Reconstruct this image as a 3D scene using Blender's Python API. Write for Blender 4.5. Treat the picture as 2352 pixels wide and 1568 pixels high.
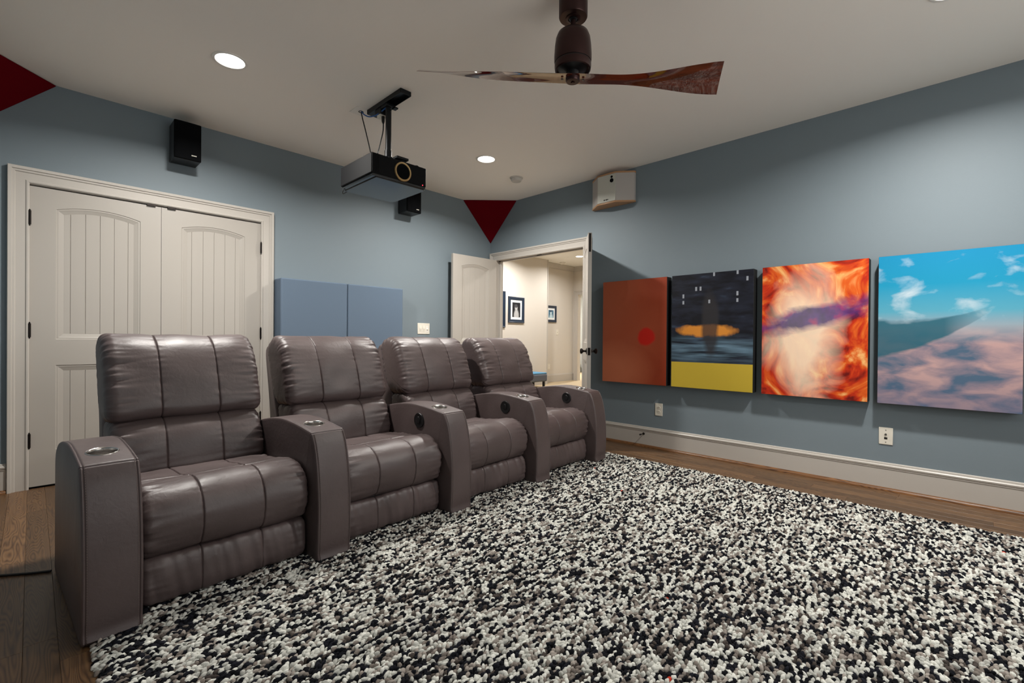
import bpy, bmesh, math, random
import numpy as np
from mathutils import Vector, Matrix, noise

random.seed(7)
rng = np.random.default_rng(11)
for o in list(bpy.data.objects):
    bpy.data.objects.remove(o, do_unlink=True)
S = bpy.context.scene
COL = S.collection

# ---------------------------------------------------------------- camera
CAM_H = 1.031
yaw, pitch, roll = math.radians(45.56), math.radians(-0.28), math.radians(0.474)
fwd = Vector((math.sin(yaw)*math.cos(pitch), math.cos(yaw)*math.cos(pitch), math.sin(pitch)))
rgt = Vector((math.cos(yaw), -math.sin(yaw), 0))
upv = rgt.cross(fwd)
r2 = rgt*math.cos(roll) + upv*math.sin(roll)
u2 = upv*math.cos(roll) - rgt*math.sin(roll)
cd = bpy.data.cameras.new('camera')
cd.sensor_fit = 'HORIZONTAL'
cd.sensor_width = 36.0
cd.lens = 1082.3*36.0/2352.0
cd.clip_start = 0.02
cam = bpy.data.objects.new('camera', cd)
COL.objects.link(cam)
M4 = Matrix.Identity(4)
for i in range(3):
    M4[i][0] = r2[i]; M4[i][1] = u2[i]; M4[i][2] = -fwd[i]
M4[2][3] = CAM_H
cam.matrix_world = M4
S.camera = cam

# ---------------------------------------------------------------- world, exposure
W = bpy.data.worlds.new('world')
S.world = W
W.use_nodes = True
W.node_tree.nodes['Background'].inputs[0].default_value = (1.0, 0.99, 0.97, 1)     # white overcast daylight let in by the added window
W.node_tree.nodes['Background'].inputs[1].default_value = 3.8
S.view_settings.view_transform = 'Standard'
S.view_settings.look = 'None'
S.view_settings.exposure = 0.12
S.view_settings.gamma = 1.0
S.view_settings.use_curve_mapping = False
ROOM_LAMP = 46.0       # watts of each recessed room lamp
HALL_LAMP = 44.0      # watts of each hall lamp
LAMP_COL = (1.0, 0.965, 0.91)
HALL_COL = (1.0, 0.985, 0.965)

# ---------------------------------------------------------------- room numbers
XB, YA, CEIL = 4.18, 4.505, 2.74
XL, YF = -0.35, -1.6
HC = 2.87             # hall ceiling

# ---------------------------------------------------------------- materials
def srgb(r, g, b):
    def f(c):
        c /= 255.0
        return c/12.92 if c <= 0.04045 else ((c+0.055)/1.055)**2.4
    return (f(r), f(g), f(b), 1)

def mat(name, col, rough=0.6, metal=0.0, spec=0.5, coat=0.0, bump=None, var=None, emit=None):
    m = bpy.data.materials.new(name)
    m.use_nodes = True
    nt = m.node_tree
    b = nt.nodes['Principled BSDF']
    b.inputs['Base Color'].default_value = col
    b.inputs['Roughness'].default_value = rough
    b.inputs['Metallic'].default_value = metal
    b.inputs['Specular IOR Level'].default_value = spec
    b.inputs['Coat Weight'].default_value = coat
    if emit:
        b.inputs['Emission Color'].default_value = emit[0]
        b.inputs['Emission Strength'].default_value = emit[1]
    tc = nt.nodes.new('ShaderNodeTexCoord')
    if var:                                   # (scale, amount): faint mottling of the colour
        n = nt.nodes.new('ShaderNodeTexNoise'); n.inputs['Scale'].default_value = var[0]
        n.inputs['Detail'].default_value = 4
        nt.links.new(tc.outputs['Object'], n.inputs['Vector'])
        mx = nt.nodes.new('ShaderNodeMix'); mx.data_type = 'RGBA'; mx.blend_type = 'MULTIPLY'
        mx.inputs[0].default_value = 1
        mr = nt.nodes.new('ShaderNodeMapRange')
        mr.inputs['To Min'].default_value = 1-var[1]; mr.inputs['To Max'].default_value = 1+var[1]
        nt.links.new(n.outputs['Fac'], mr.inputs['Value'])
        mx.inputs[6].default_value = col
        nt.links.new(mr.outputs[0], mx.inputs[7])
        nt.links.new(mx.outputs[2], b.inputs['Base Color'])
    if bump:                                  # (scale, strength, distance)
        n = nt.nodes.new('ShaderNodeTexNoise'); n.inputs['Scale'].default_value = bump[0]
        n.inputs['Detail'].default_value = 5
        nt.links.new(tc.outputs['Object'], n.inputs['Vector'])
        bp = nt.nodes.new('ShaderNodeBump'); bp.inputs['Strength'].default_value = bump[1]
        bp.inputs['Distance'].default_value = bump[2]
        nt.links.new(n.outputs['Fac'], bp.inputs['Height'])
        nt.links.new(bp.outputs[0], b.inputs['Normal'])
    return m

M = {}
M['wall'] = mat('blue_grey_wall_paint', srgb(122, 134, 141), 0.55, spec=0.3, bump=(180, 0.06, 0.004))
M['ceiling'] = mat('ceiling_paint', srgb(247, 241, 232), 0.75, spec=0.2, bump=(120, 0.05, 0.004))
M['trim'] = mat('white_trim_paint', srgb(188, 182, 174), 0.35, spec=0.45)
M['door'] = mat('white_door_paint', srgb(175, 169, 161), 0.38, spec=0.45)
M['hallwall'] = mat('hall_cream_paint', srgb(210, 203, 193), 0.7, spec=0.2)
M['hallceil'] = mat('hall_ceiling_paint', srgb(240, 238, 232), 0.8)
M['hallfloor'] = mat('hall_tan_carpet', srgb(184, 164, 132), 0.9, bump=(400, 0.4, 0.004))
M['dark'] = mat('closet_dark', srgb(30, 28, 26), 0.9)
M['bronze'] = mat('oil_rubbed_bronze', srgb(34, 28, 25), 0.38, metal=0.7)
M['black'] = mat('black_vinyl', srgb(13, 14, 16), 0.42)
M['grille'] = mat('black_speaker_cloth', srgb(9, 10, 12), 0.95, spec=0.1)
M['red'] = mat('dark_red_felt', srgb(98, 6, 18), 0.95, spec=0.05, bump=(500, 0.15, 0.003))
M['panel'] = mat('blue_panel_fabric', srgb(100, 115, 132), 0.95, spec=0.08, bump=(900, 0.2, 0.002))
M['plate'] = mat('ivory_plate', srgb(226, 220, 206), 0.4)
M['slot'] = mat('slot_dark', srgb(28, 25, 22), 0.6)
M['steel'] = mat('brushed_steel', srgb(200, 196, 192), 0.22, metal=1.0)
M['gold'] = mat('gold_ring', srgb(203, 172, 122), 0.3, metal=0.75)
M['lens'] = mat('lens_glass', srgb(8, 6, 9), 0.05, coat=1.0)
M['projbody'] = mat('projector_black', srgb(9, 10, 12), 0.65, spec=0.15, bump=(700, 0.05, 0.002))
M['projbase'] = mat('projector_base_satin', srgb(34, 38, 41), 0.16, metal=0.35, spec=0.9)
M['mount'] = mat('mount_black_steel', srgb(20, 23, 26), 0.4, metal=0.4)
M['led'] = mat('red_led', srgb(200, 10, 20), 0.4, emit=((1, 0.03, 0.05, 1), 6.0))
M['cable'] = mat('black_cable', srgb(14, 14, 15), 0.5)
M['bluecable'] = mat('blue_cable', srgb(28, 92, 160), 0.5)
M['fanmetal'] = mat('fan_bronze_metal', srgb(62, 42, 40), 0.36, metal=0.75, spec=0.5)
M['spkwood'] = mat('speaker_wood_cap', srgb(176, 134, 96), 0.5, bump=(60, 0.1, 0.004))
M['spkgrey'] = mat('speaker_grey_baffle', srgb(190, 190, 180), 0.6)
M['spkcloth'] = mat('speaker_cloth_light', srgb(178, 173, 168), 0.9)
M['canvasside'] = mat('canvas_black_edge', srgb(12, 12, 13), 0.8)
M['frame'] = mat('navy_picture_frame', srgb(30, 44, 62), 0.35)
M['mat_board'] = mat('white_mat_board', srgb(238, 240, 240), 0.9)
M['bench'] = mat('grey_bench_fabric', srgb(92, 96, 106), 0.9)
M['benchtop'] = mat('blue_bench_seat', srgb(84, 140, 176), 0.85)
M['curtain'] = mat('pale_teal_curtain', srgb(150, 196, 208), 0.9)
M['leaf'] = mat('plant_leaf', srgb(22, 78, 66), 0.5)
M['stitch'] = mat('stitch_thread', srgb(122, 110, 104), 0.8)
M['lampglass'] = mat('lamp_diffuser', (0.9, 0.9, 0.88, 1), 0.4, emit=((1.0, 0.97, 0.92, 1), 9.0))
M['halllamp'] = mat('hall_lamp_diffuser', (0.9, 0.9, 0.88, 1), 0.4, emit=((1.0, 0.98, 0.95, 1), 10.0))
M['whiteplastic'] = mat('white_plastic', srgb(236, 232, 224), 0.45)
M['detector'] = mat('detector_plastic', srgb(198, 193, 185), 0.5)
M['rugback'] = mat('rug_backing', srgb(70, 66, 64), 0.95)
M['screwhead'] = mat('screw_metal', srgb(120, 116, 112), 0.35, metal=0.9)

def added_pane_mat():
    m = bpy.data.materials.new('window_glass'); m.use_nodes = True
    nt = m.node_tree; nt.nodes.remove(nt.nodes['Principled BSDF'])
    t_ = nt.nodes.new('ShaderNodeBsdfTransparent'); g_ = nt.nodes.new('ShaderNodeBsdfGlossy'); g_.inputs['Roughness'].default_value = .02
    mx = nt.nodes.new('ShaderNodeMixShader'); mx.inputs[0].default_value = .06
    nt.links.new(t_.outputs[0], mx.inputs[1]); nt.links.new(g_.outputs[0], mx.inputs[2]); nt.links.new(mx.outputs[0], nt.nodes['Material Output'].inputs[0])
    return m
M['pane'] = added_pane_mat()
def leather():
    m = bpy.data.materials.new('taupe_leather'); m.use_nodes = True
    nt = m.node_tree; b = nt.nodes['Principled BSDF']
    tc = nt.nodes.new('ShaderNodeTexCoord')
    n1 = nt.nodes.new('ShaderNodeTexNoise'); n1.inputs['Scale'].default_value = 5; n1.inputs['Detail'].default_value = 5
    nt.links.new(tc.outputs['Object'], n1.inputs['Vector'])
    cr = nt.nodes.new('ShaderNodeValToRGB')
    cr.color_ramp.elements[0].position = 0.3; cr.color_ramp.elements[0].color = srgb(76, 64, 63)
    cr.color_ramp.elements[1].position = 0.75; cr.color_ramp.elements[1].color = srgb(89, 76, 75)
    nt.links.new(n1.outputs['Fac'], cr.inputs[0]); nt.links.new(cr.outputs[0], b.inputs['Base Color'])
    v = nt.nodes.new('ShaderNodeTexVoronoi'); v.inputs['Scale'].default_value = 420
    v.feature = 'DISTANCE_TO_EDGE'
    nt.links.new(tc.outputs['Object'], v.inputs['Vector'])
    b1 = nt.nodes.new('ShaderNodeBump'); b1.inputs['Strength'].default_value = 0.12; b1.inputs['Distance'].default_value = 0.002
    nt.links.new(v.outputs[0], b1.inputs['Height'])
    n2 = nt.nodes.new('ShaderNodeTexNoise'); n2.inputs['Scale'].default_value = 38; n2.inputs['Detail'].default_value = 3
    n2.inputs['Distortion'].default_value = 0.8
    nt.links.new(tc.outputs['Object'], n2.inputs['Vector'])
    b2 = nt.nodes.new('ShaderNodeBump'); b2.inputs['Strength'].default_value = 0.16; b2.inputs['Distance'].default_value = 0.006
    nt.links.new(n2.outputs['Fac'], b2.inputs['Height']); nt.links.new(b1.outputs[0], b2.inputs['Normal'])
    nt.links.new(b2.outputs[0], b.inputs['Normal'])
    mr = nt.nodes.new('ShaderNodeMapRange'); mr.inputs['To Min'].default_value = 0.38; mr.inputs['To Max'].default_value = 0.54
    nt.links.new(n1.outputs['Fac'], mr.inputs['Value']); nt.links.new(mr.outputs[0], b.inputs['Roughness'])
    b.inputs['Specular IOR Level'].default_value = 0.55
    return m
M['leather'] = leather()

def wood_floor(name, dark, mid, light):
    m = bpy.data.materials.new(name); m.use_nodes = True
    nt = m.node_tree; b = nt.nodes['Principled BSDF']
    L = nt.links.new
    tc = nt.nodes.new('ShaderNodeTexCoord'); oi = nt.nodes.new('ShaderNodeObjectInfo')
    mp = nt.nodes.new('ShaderNodeMapping'); mp.inputs['Scale'].default_value = (1, 0.11, 1)
    ad = nt.nodes.new('ShaderNodeVectorMath'); ad.operation = 'ADD'
    ml = nt.nodes.new('ShaderNodeVectorMath'); ml.operation = 'SCALE'; ml.inputs['Scale'].default_value = 37.0
    cb = nt.nodes.new('ShaderNodeCombineXYZ')
    L(oi.outputs['Random'], cb.inputs[0]); L(oi.outputs['Random'], cb.inputs[1]); L(oi.outputs['Random'], cb.inputs[2])
    L(cb.outputs[0], ml.inputs[0]); L(tc.outputs['Object'], ad.inputs[0]); L(ml.outputs[0], ad.inputs[1])
    L(ad.outputs[0], mp.inputs['Vector'])
    n0 = nt.nodes.new('ShaderNodeTexNoise'); n0.inputs['Scale'].default_value = 9; n0.inputs['Detail'].default_value = 2
    L(mp.outputs[0], n0.inputs['Vector'])
    mu = nt.nodes.new('ShaderNodeMath'); mu.operation = 'MULTIPLY'; mu.inputs[1].default_value = 38.0
    L(n0.outputs['Fac'], mu.inputs[0])
    fr = nt.nodes.new('ShaderNodeMath'); fr.operation = 'PINGPONG'; fr.inputs[1].default_value = 0.5
    L(mu.outputs[0], fr.inputs[0])
    n1 = nt.nodes.new('ShaderNodeTexNoise'); n1.inputs['Scale'].default_value = 120; n1.inputs['Detail'].default_value = 3
    mp2 = nt.nodes.new('ShaderNodeMapping'); mp2.inputs['Scale'].default_value = (1, 0.04, 1)
    L(ad.outputs[0], mp2.inputs['Vector']); L(mp2.outputs[0], n1.inputs['Vector'])
    mix = nt.nodes.new('ShaderNodeMath'); mix.operation = 'MULTIPLY_ADD'; mix.inputs[1].default_value = 0.9
    m3 = nt.nodes.new('ShaderNodeMath'); m3.operation = 'MULTIPLY'; m3.inputs[1].default_value = 0.6
    L(n1.outputs['Fac'], m3.inputs[0]); L(fr.outputs[0], mix.inputs[0]); L(m3.outputs[0], mix.inputs[2])
    cr = nt.nodes.new('ShaderNodeValToRGB')
    e = cr.color_ramp.elements
    e[0].position = 0.28; e[0].color = dark
    e[1].position = 0.78; e[1].color = light
    k = e.new(0.5); k.color = mid
    L(mix.outputs[0], cr.inputs[0])
    mx = nt.nodes.new('ShaderNodeMix'); mx.data_type = 'RGBA'; mx.blend_type = 'MULTIPLY'; mx.inputs[0].default_value = 1
    mr = nt.nodes.new('ShaderNodeMapRange'); mr.inputs['To Min'].default_value = 0.66; mr.inputs['To Max'].default_value = 1.2
    L(oi.outputs['Random'], mr.inputs['Value']); L(cr.outputs[0], mx.inputs[6]); L(mr.outputs[0], mx.inputs[7])
    L(mx.outputs[2], b.inputs['Base Color'])
    b.inputs['Roughness'].default_value = 0.38
    bp = nt.nodes.new('ShaderNodeBump'); bp.inputs['Strength'].default_value = 0.08; bp.inputs['Distance'].default_value = 0.002
    L(mix.outputs[0], bp.inputs['Height']); L(bp.outputs[0], b.inputs['Normal'])
    return m
M['wood'] = wood_floor('stained_oak_floor', srgb(70, 48, 31), srgb(98, 71, 46), srgb(114, 85, 56))
M['shoe'] = wood_floor('oak_shoe_moulding', srgb(72, 46, 26), srgb(112, 74, 42), srgb(134, 92, 54))

def blade_wood():
    m = bpy.data.materials.new('mahogany_gloss'); m.use_nodes = True
    nt = m.node_tree; b = nt.nodes['Principled BSDF']; L = nt.links.new
    tc = nt.nodes.new('ShaderNodeTexCoord')
    mp = nt.nodes.new('ShaderNodeMapping'); mp.inputs['Scale'].default_value = (1.2, 14, 14)
    L(tc.outputs['Object'], mp.inputs['Vector'])
    n = nt.nodes.new('ShaderNodeTexNoise'); n.inputs['Scale'].default_value = 3; n.inputs['Detail'].default_value = 5
    n.inputs['Distortion'].default_value = 0.6
    L(mp.outputs[0], n.inputs['Vector'])
    cr = nt.nodes.new('ShaderNodeValToRGB')
    cr.color_ramp.elements[0].position = 0.3; cr.color_ramp.elements[0].color = srgb(70, 26, 14)
    cr.color_ramp.elements[1].position = 0.75; cr.color_ramp.elements[1].color = srgb(112, 46, 24)
    L(n.outputs['Fac'], cr.inputs[0]); L(cr.outputs[0], b.inputs['Base Color'])
    b.inputs['Roughness'].default_value = 0.06
    b.inputs['Coat Weight'].default_value = 0.8; b.inputs['Coat Roughness'].default_value = 0.03
    return m
M['blade'] = blade_wood()

def attr_mat(name, attr, rough):
    m = bpy.data.materials.new(name); m.use_nodes = True
    nt = m.node_tree; b = nt.nodes['Principled BSDF']; L = nt.links.new
    a = nt.nodes.new('ShaderNodeAttribute'); a.attribute_name = attr
    L(a.outputs['Color'], b.inputs['Base Color'])
    b.inputs['Roughness'].default_value = rough
    b.inputs['Specular IOR Level'].default_value = 0.15
    tc = nt.nodes.new('ShaderNodeTexCoord')
    n = nt.nodes.new('ShaderNodeTexNoise'); n.inputs['Scale'].default_value = 420; n.inputs['Detail'].default_value = 2
    L(tc.outputs['Object'], n.inputs['Vector'])
    bp = nt.nodes.new('ShaderNodeBump'); bp.inputs['Strength'].default_value = 0.5; bp.inputs['Distance'].default_value = 0.003
    L(n.outputs['Fac'], bp.inputs['Height']); L(bp.outputs[0], b.inputs['Normal'])
    return m
M['pile'] = attr_mat('wool_tufts', 'tuft_colour', 0.95)

# ---------------------------------------------------------------- mesh helpers
class MB:
    """collects simple solids, builds ONE mesh object"""
    def __init__(s): s.v = []; s.f = []
    def add(s, vs, fs):
        n = len(s.v); s.v += [tuple(p) for p in vs]; s.f += [tuple(i+n for i in f) for f in fs]; return s
    def box(s, lo, hi):
        x0, y0, z0 = lo; x1, y1, z1 = hi
        return s.add([(x0,y0,z0),(x1,y0,z0),(x1,y1,z0),(x0,y1,z0),(x0,y0,z1),(x1,y0,z1),(x1,y1,z1),(x0,y1,z1)],
                     [(0,3,2,1),(4,5,6,7),(0,1,5,4),(1,2,6,5),(2,3,7,6),(3,0,4,7)])
    def prism(s, poly, axis, a, b):
        """poly: 2-D points; axis: 'x','y','z' of extrusion from a to b"""
        def p3(p, t):
            return {'x': (t, p[0], p[1]), 'y': (p[0], t, p[1]), 'z': (p[0], p[1], t)}[axis]
        n = len(poly)
        vs = [p3(p, a) for p in poly] + [p3(p, b) for p in poly]
        fs = [tuple(range(n))[::-1], tuple(range(n, 2*n))]
        fs += [(i, (i+1) % n, n+(i+1) % n, n+i) for i in range(n)]
        return s.add(vs, fs)
    def tube(s, pts, r, n=8, cap=True, radii=None):
        pts = [Vector(p) for p in pts]; rings = []
        up = Vector((0.31, 0.17, 0.93))
        for i, p in enumerate(pts):
            d = (pts[min(i+1, len(pts)-1)] - pts[max(i-1, 0)]).normalized()
            a = d.cross(up)
            if a.length < 1e-4: a = d.cross(Vector((1, 0, 0)))
            a.normalize(); b = d.cross(a)
            rr = radii[i] if radii else r
            rings.append([p + (a*math.cos(t) + b*math.sin(t))*rr for t in [2*math.pi*k/n for k in range(n)]])
        vs = [q for ring in rings for q in ring]; fs = []
        for i in range(len(pts)-1):
            for k in range(n):
                fs.append((i*n+k, i*n+(k+1) % n, (i+1)*n+(k+1) % n, (i+1)*n+k))
        if cap:
            fs.append(tuple(range(n))[::-1]); fs.append(tuple((len(pts)-1)*n+k for k in range(n)))
        return s.add(vs, fs)
    def lathe(s, prof, c=(0, 0, 0), n=32, axis='z', close=False):
        """prof: (radius, height) pairs"""
        vs = []; fs = []
        def p3(r, h, t):
            a, b = r*math.cos(t), r*math.sin(t)
            q = {'z': (a, b, h), 'y': (a, h, b), 'x': (h, a, b)}[axis]
            return (c[0]+q[0], c[1]+q[1], c[2]+q[2])
        for r, h in prof:
            vs += [p3(max(r, 1e-5), h, 2*math.pi*k/n) for k in range(n)]
        m = len(prof)
        for i in range(m-1 if not close else m):
            j = (i+1) % m
            for k in range(n):
                fs.append((i*n+k, i*n+(k+1) % n, j*n+(k+1) % n, j*n+k))
        if not close:
            if prof[0][0] > 1e-4: fs.append(tuple(range(n))[::-1])
            if prof[-1][0] > 1e-4: fs.append(tuple((m-1)*n+k for k in range(n)))
        return s.add(vs, fs)
    def build(s, name, m, parent=None, smooth=False, bevel=0, origin=None, seg=2, auto=None):
        o_ = origin or (0, 0, 0)
        me = bpy.data.meshes.new(name)
        me.from_pydata([(p[0]-o_[0], p[1]-o_[1], p[2]-o_[2]) for p in s.v], [], s.f)
        bm = bmesh.new(); bm.from_mesh(me)
        bmesh.ops.recalc_face_normals(bm, faces=bm.faces)
        bm.to_mesh(me); bm.free()
        me.materials.append(M[m] if isinstance(m, str) else m)
        o = bpy.data.objects.new(name, me); COL.objects.link(o)
        o.location = o_
        if parent: o.parent = parent
        if bevel:
            bv = o.modifiers.new('bevel', 'BEVEL'); bv.width = bevel; bv.segments = seg
            bv.limit_method = 'ANGLE'; bv.angle_limit = math.radians(40)
            smooth = True
        if smooth:
            for p in me.polygons: p.use_smooth = True
            try: me.set_sharp_from_angle(angle=math.radians(auto or 42))
            except Exception: pass
        return o

def empty(name, loc=(0, 0, 0), rz=0, parent=None):
    o = bpy.data.objects.new(name, None); COL.objects.link(o)
    o.location = loc; o.rotation_euler = (0, 0, rz); o.empty_display_size = 0.05
    if parent: o.parent = parent
    return o
def tag(o, label=None, cat=None, group=None, kind=None):
    if label: o['label'] = label
    if cat: o['category'] = cat
    if group: o['group'] = group
    if kind: o['kind'] = kind
    return o
def struct(o, label=None):
    o['kind'] = 'structure'
    if label: o['label'] = label
    return o
def copy_tree(o, parent=None):
    c = o.copy(); COL.objects.link(c)
    if parent: c.parent = parent
    for ch in list(o.children): copy_tree(ch, c)
    return c

# ================================================================ ROOM SHELL
OY0, OY1, OZ = 3.02, 4.39, 2.035          # entry opening in the right wall
CX0, CX1 = -0.017, 1.420                  # closet opening in the back wall
WT = 0.12
# floor slab with single boards on it
fl = struct(MB().box((XL-.1, YF-.1, -.14), (XB+WT, YA+.75, -.018)).build('floor', 'dark'), 'dark stained oak plank floor')
bw = 0.083
def plank(x0, x1, y0, y1):
    g = 0.0003
    hx, hy = (x1-x0)/2-g, (y1-y0)/2-g
    c = 0.0006; h = 0.016
    vs = [(-hx,-hy,-h),(hx,-hy,-h),(hx,hy,-h),(-hx,hy,-h),(-hx,-hy,-c),(hx,-hy,-c),(hx,hy,-c),(-hx,hy,-c),
          (-hx+c,-hy+c,0),(hx-c,-hy+c,0),(hx-c,hy-c,0),(-hx+c,hy-c,0)]
    fs = [(0,3,2,1),(0,1,5,4),(1,2,6,5),(2,3,7,6),(3,0,4,7),(4,5,9,8),(5,6,10,9),(6,7,11,10),(7,4,8,11),(8,9,10,11)]
    me = bpy.data.meshes.new('plank'); me.from_pydata(vs, [], fs); me.materials.append(M['wood'])
    o = bpy.data.objects.new('plank', me); COL.objects.link(o)
    o.location = ((x0+x1)/2, (y0+y1)/2, 0); o.parent = fl
x = XL
ci = 0
rr = random.Random(5)
while x < XB-1e-3:
    x1 = min(x+bw, XB)
    spans = [(YF, YA+.0)] if (x < .14 or x1 > 3.66) else [(YF, -.55), (1.95, YA)]
    for (a, b) in spans:
        y = a
        first = True
        while y < b-1e-3:
            ln = rr.uniform(.75, 1.7)
            if first: ln *= rr.uniform(.4, 1); first = False
            y1 = y+ln
            if b-y1 < .3: y1 = b
            plank(x, x1, y, min(y1, b)); y = y1
    x = x1; ci += 1

struct(MB().box((XL-.1, YF-.1, CEIL), (XB+WT, YA+.12, CEIL+.1)).build('ceiling', 'ceiling'))
# back wall (closet opening), right wall (entry opening), left and front walls
wb = MB(); wb.box((XL-.1, YA, 0), (CX0-.018, YA+WT, CEIL)); wb.box((CX1+.018, YA, 0), (XB+WT, YA+WT, CEIL)); wb.box((CX0-.018, YA, 2.055), (CX1+.018, YA+WT, CEIL))
struct(wb.build('wall_back', 'wall'), 'blue grey back wall behind the recliners')
wr = MB(); wr.box((XB, YF-.1, 0), (XB+WT, OY0-.018, CEIL)); wr.box((XB, OY1+.018, 0), (XB+WT, YA, CEIL)); wr.box((XB, OY0-.018, OZ+.018), (XB+WT, OY1+.018, CEIL))
struct(wr.build('wall_right', 'wall'), 'blue grey right wall with the canvases and the open doors')
struct(MB().box((XL-.1, YF-.1, 0), (XL, YA, CEIL)).build('wall_left', 'wall'))
WX0, WX1, WZ0, WZ1 = .62, 3.22, .85, 2.25     # window added in the unseen wall behind the camera to lift ceiling light
struct(MB().box((XL, YF-.1, 0), (WX0, YF, CEIL)).box((WX1, YF-.1, 0), (XB, YF, CEIL)).box((WX0, YF-.1, 0), (WX1, YF, WZ0)).box((WX0, YF-.1, WZ1), (WX1, YF, CEIL)).build('wall_front', 'wall'))
wn = struct(MB().box((WX0-.09, YF, WZ0-.09), (WX0, YF+.02, WZ1+.09)).box((WX1, YF, WZ0-.09), (WX1+.09, YF+.02, WZ1+.09)).box((WX0, YF, WZ1), (WX1, YF+.02, WZ1+.09)).box((WX0-.11, YF, WZ0-.03), (WX1+.11, YF+.06, WZ0)).build('window_1', 'trim'), 'wide white window behind the camera')
for i in range(4):
    xm = WX0+(WX1-WX0)*i/3
    MB().box((max(xm-.025, WX0), YF-.08, WZ0), (min(xm+.025, WX1), YF-.03, WZ1)).build('window_frame', 'trim', wn)
for i in range(3):
    xa, xb = WX0+(WX1-WX0)*i/3+.025, WX0+(WX1-WX0)*(i+1)/3-.025
    MB().box((xa, YF-.057, WZ0), (xb, YF-.053, WZ1)).build('pane', 'pane', wn)
    MB().box((xa, YF-.075, (WZ0+WZ1)/2-.02), (xb, YF-.035, (WZ0+WZ1)/2+.02)).build('sash_rail', 'trim', wn)
pl_ = bpy.data.lights.new('window_portal', 'AREA'); pl_.shape = 'RECTANGLE'; pl_.size = WX1-WX0; pl_.size_y = WZ1-WZ0; pl_.cycles.is_portal = True
po_ = bpy.data.objects.new('window_portal', pl_); COL.objects.link(po_); po_.location = ((WX0+WX1)/2, YF-.09, (WZ0+WZ1)/2); po_.rotation_euler = (math.radians(90), 0, 0); po_.parent = wn
# closet interior (dark behind the doors)
cl = MB(); cl.box((CX0-.1, YA+.70, 0), (CX1+.1, YA+.72, 2.4)); cl.box((CX0-.12, YA+WT, 0), (CX0-.1, YA+.72, 2.4)); cl.box((CX1+.1, YA+WT, 0), (CX1+.12, YA+.72, 2.4)); cl.box((CX0-.12, YA+WT, 2.4), (CX1+.12, YA+.72, 2.42))
struct(cl.build('wall_closet', 'dark'))

# ---- casings
CAS = [(0, 0), (0, .014), (.006, .019), (.014, .019), (.02, .013), (.064, .016), (.069, .022), (.079, .024), (.083, .031), (.098, .035), (.101, .033), (.101, 0)]
def casing(name, fn, a0, a1, zt):
    """fn maps (along, proud, z) to world"""
    vs, fs = [], []
    n = len(CAS)
    for d, h in CAS:
        vs += [fn(a0-d, h, 0), fn(a0-d, h, zt+d), fn(a1+d, h, zt+d), fn(a1+d, h, 0)]
    for i in range(n-1):
        for k in range(3):
            fs.append((i*4+k, i*4+k+1, (i+1)*4+k+1, (i+1)*4+k))
    fs.append(tuple(i*4 for i in range(n))); fs.append(tuple(i*4+3 for i in range(n)))
    return MB().add(vs, fs)
t1 = struct(casing('trim_1', lambda a, h, z: (a, YA-h, z), CX0+.006, CX1-.006, 2.041).build('trim_1', 'trim', smooth=True, auto=25), 'white moulded casing around the closet doors')
MB().box((CX0-.018, YA, 0), (CX0, YA+WT, 2.037)).box((CX1, YA, 0), (CX1+.018, YA+WT, 2.037)).box((CX0-.018, YA, 2.037), (CX1+.018, YA+WT, 2.055)).build('jamb', 'trim', t1)
for xx in (0.640, 0.768):
    MB().box((xx-.027, YA-.012, 2.026), (xx+.027, YA+.03, 2.0385)).build('ball_catch', 'bronze', t1)
t2 = struct(casing('trim_2', lambda a, h, z: (XB-h, a, z), OY0+.004, OY1-.004, OZ-.004).build('trim_2', 'trim', smooth=True, auto=25), 'white moulded casing around the open double doors')
MB().box((XB, OY0-.018, 0), (XB+WT, OY0, OZ)).box((XB, OY1, 0), (XB+WT, OY1+.018, OZ)).box((XB, OY0-.018, OZ), (XB+WT, OY1+.018, OZ+.018)).build('jamb', 'trim', t2)
MB().box((XB+.045, OY1-.03, 0), (XB+.075, OY1, OZ)).box((XB+.045, OY0, 0), (XB+.075, OY0+.03, OZ)).box((XB+.045, OY0, OZ-.012), (XB+.075, OY1, OZ)).build('door_stop_strip', 'trim', t2)
MB().box((XB+.02, 3.66, OZ-.004), (XB+.05, 3.72, OZ+.001)).build('ball_catch', 'bronze', t2)

# ---- baseboards
BB = [(0, 0), (.015, 0), (.015, .150), (.0185, .152), (.0185, .155), (.015, .158), (.021, .162), (.023, .172), (.018, .178), (.013, .180), (.012, .188), (.004, .193), (0, .193)]
QR = [(.015, 0), (.037, 0)] + [(.015+.022*math.cos(t), .022*math.sin(t)) for t in [math.pi/2*k/6 for k in range(1, 7)]]
def base(name, axis, a, b, fn):
    o = struct(MB().add(*extr([fn(p) for p in BB], axis, a, b)).build(name, 'trim', smooth=True, auto=25))
    MB().add(*extr([fn(p) for p in QR], axis, a, b)).build('shoe_moulding', 'shoe', o, smooth=True)
    return o
def extr(poly, axis, a, b):
    t = MB().prism(poly, axis, a, b); return t.v, t.f
base('baseboard_right', 'y', YF, OY0-.102, lambda p: (XB-p[0], p[1]))
base('baseboard_back', 'x', XL, CX0-.098, lambda p: (YA-p[0], p[1]))
base('baseboard_closet', 'x', CX1+.098, XB-.03, lambda p: (YA-p[0], p[1]))
base('baseboard_left', 'y', YF, YA, lambda p: (XL+p[0], p[1]))

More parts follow.
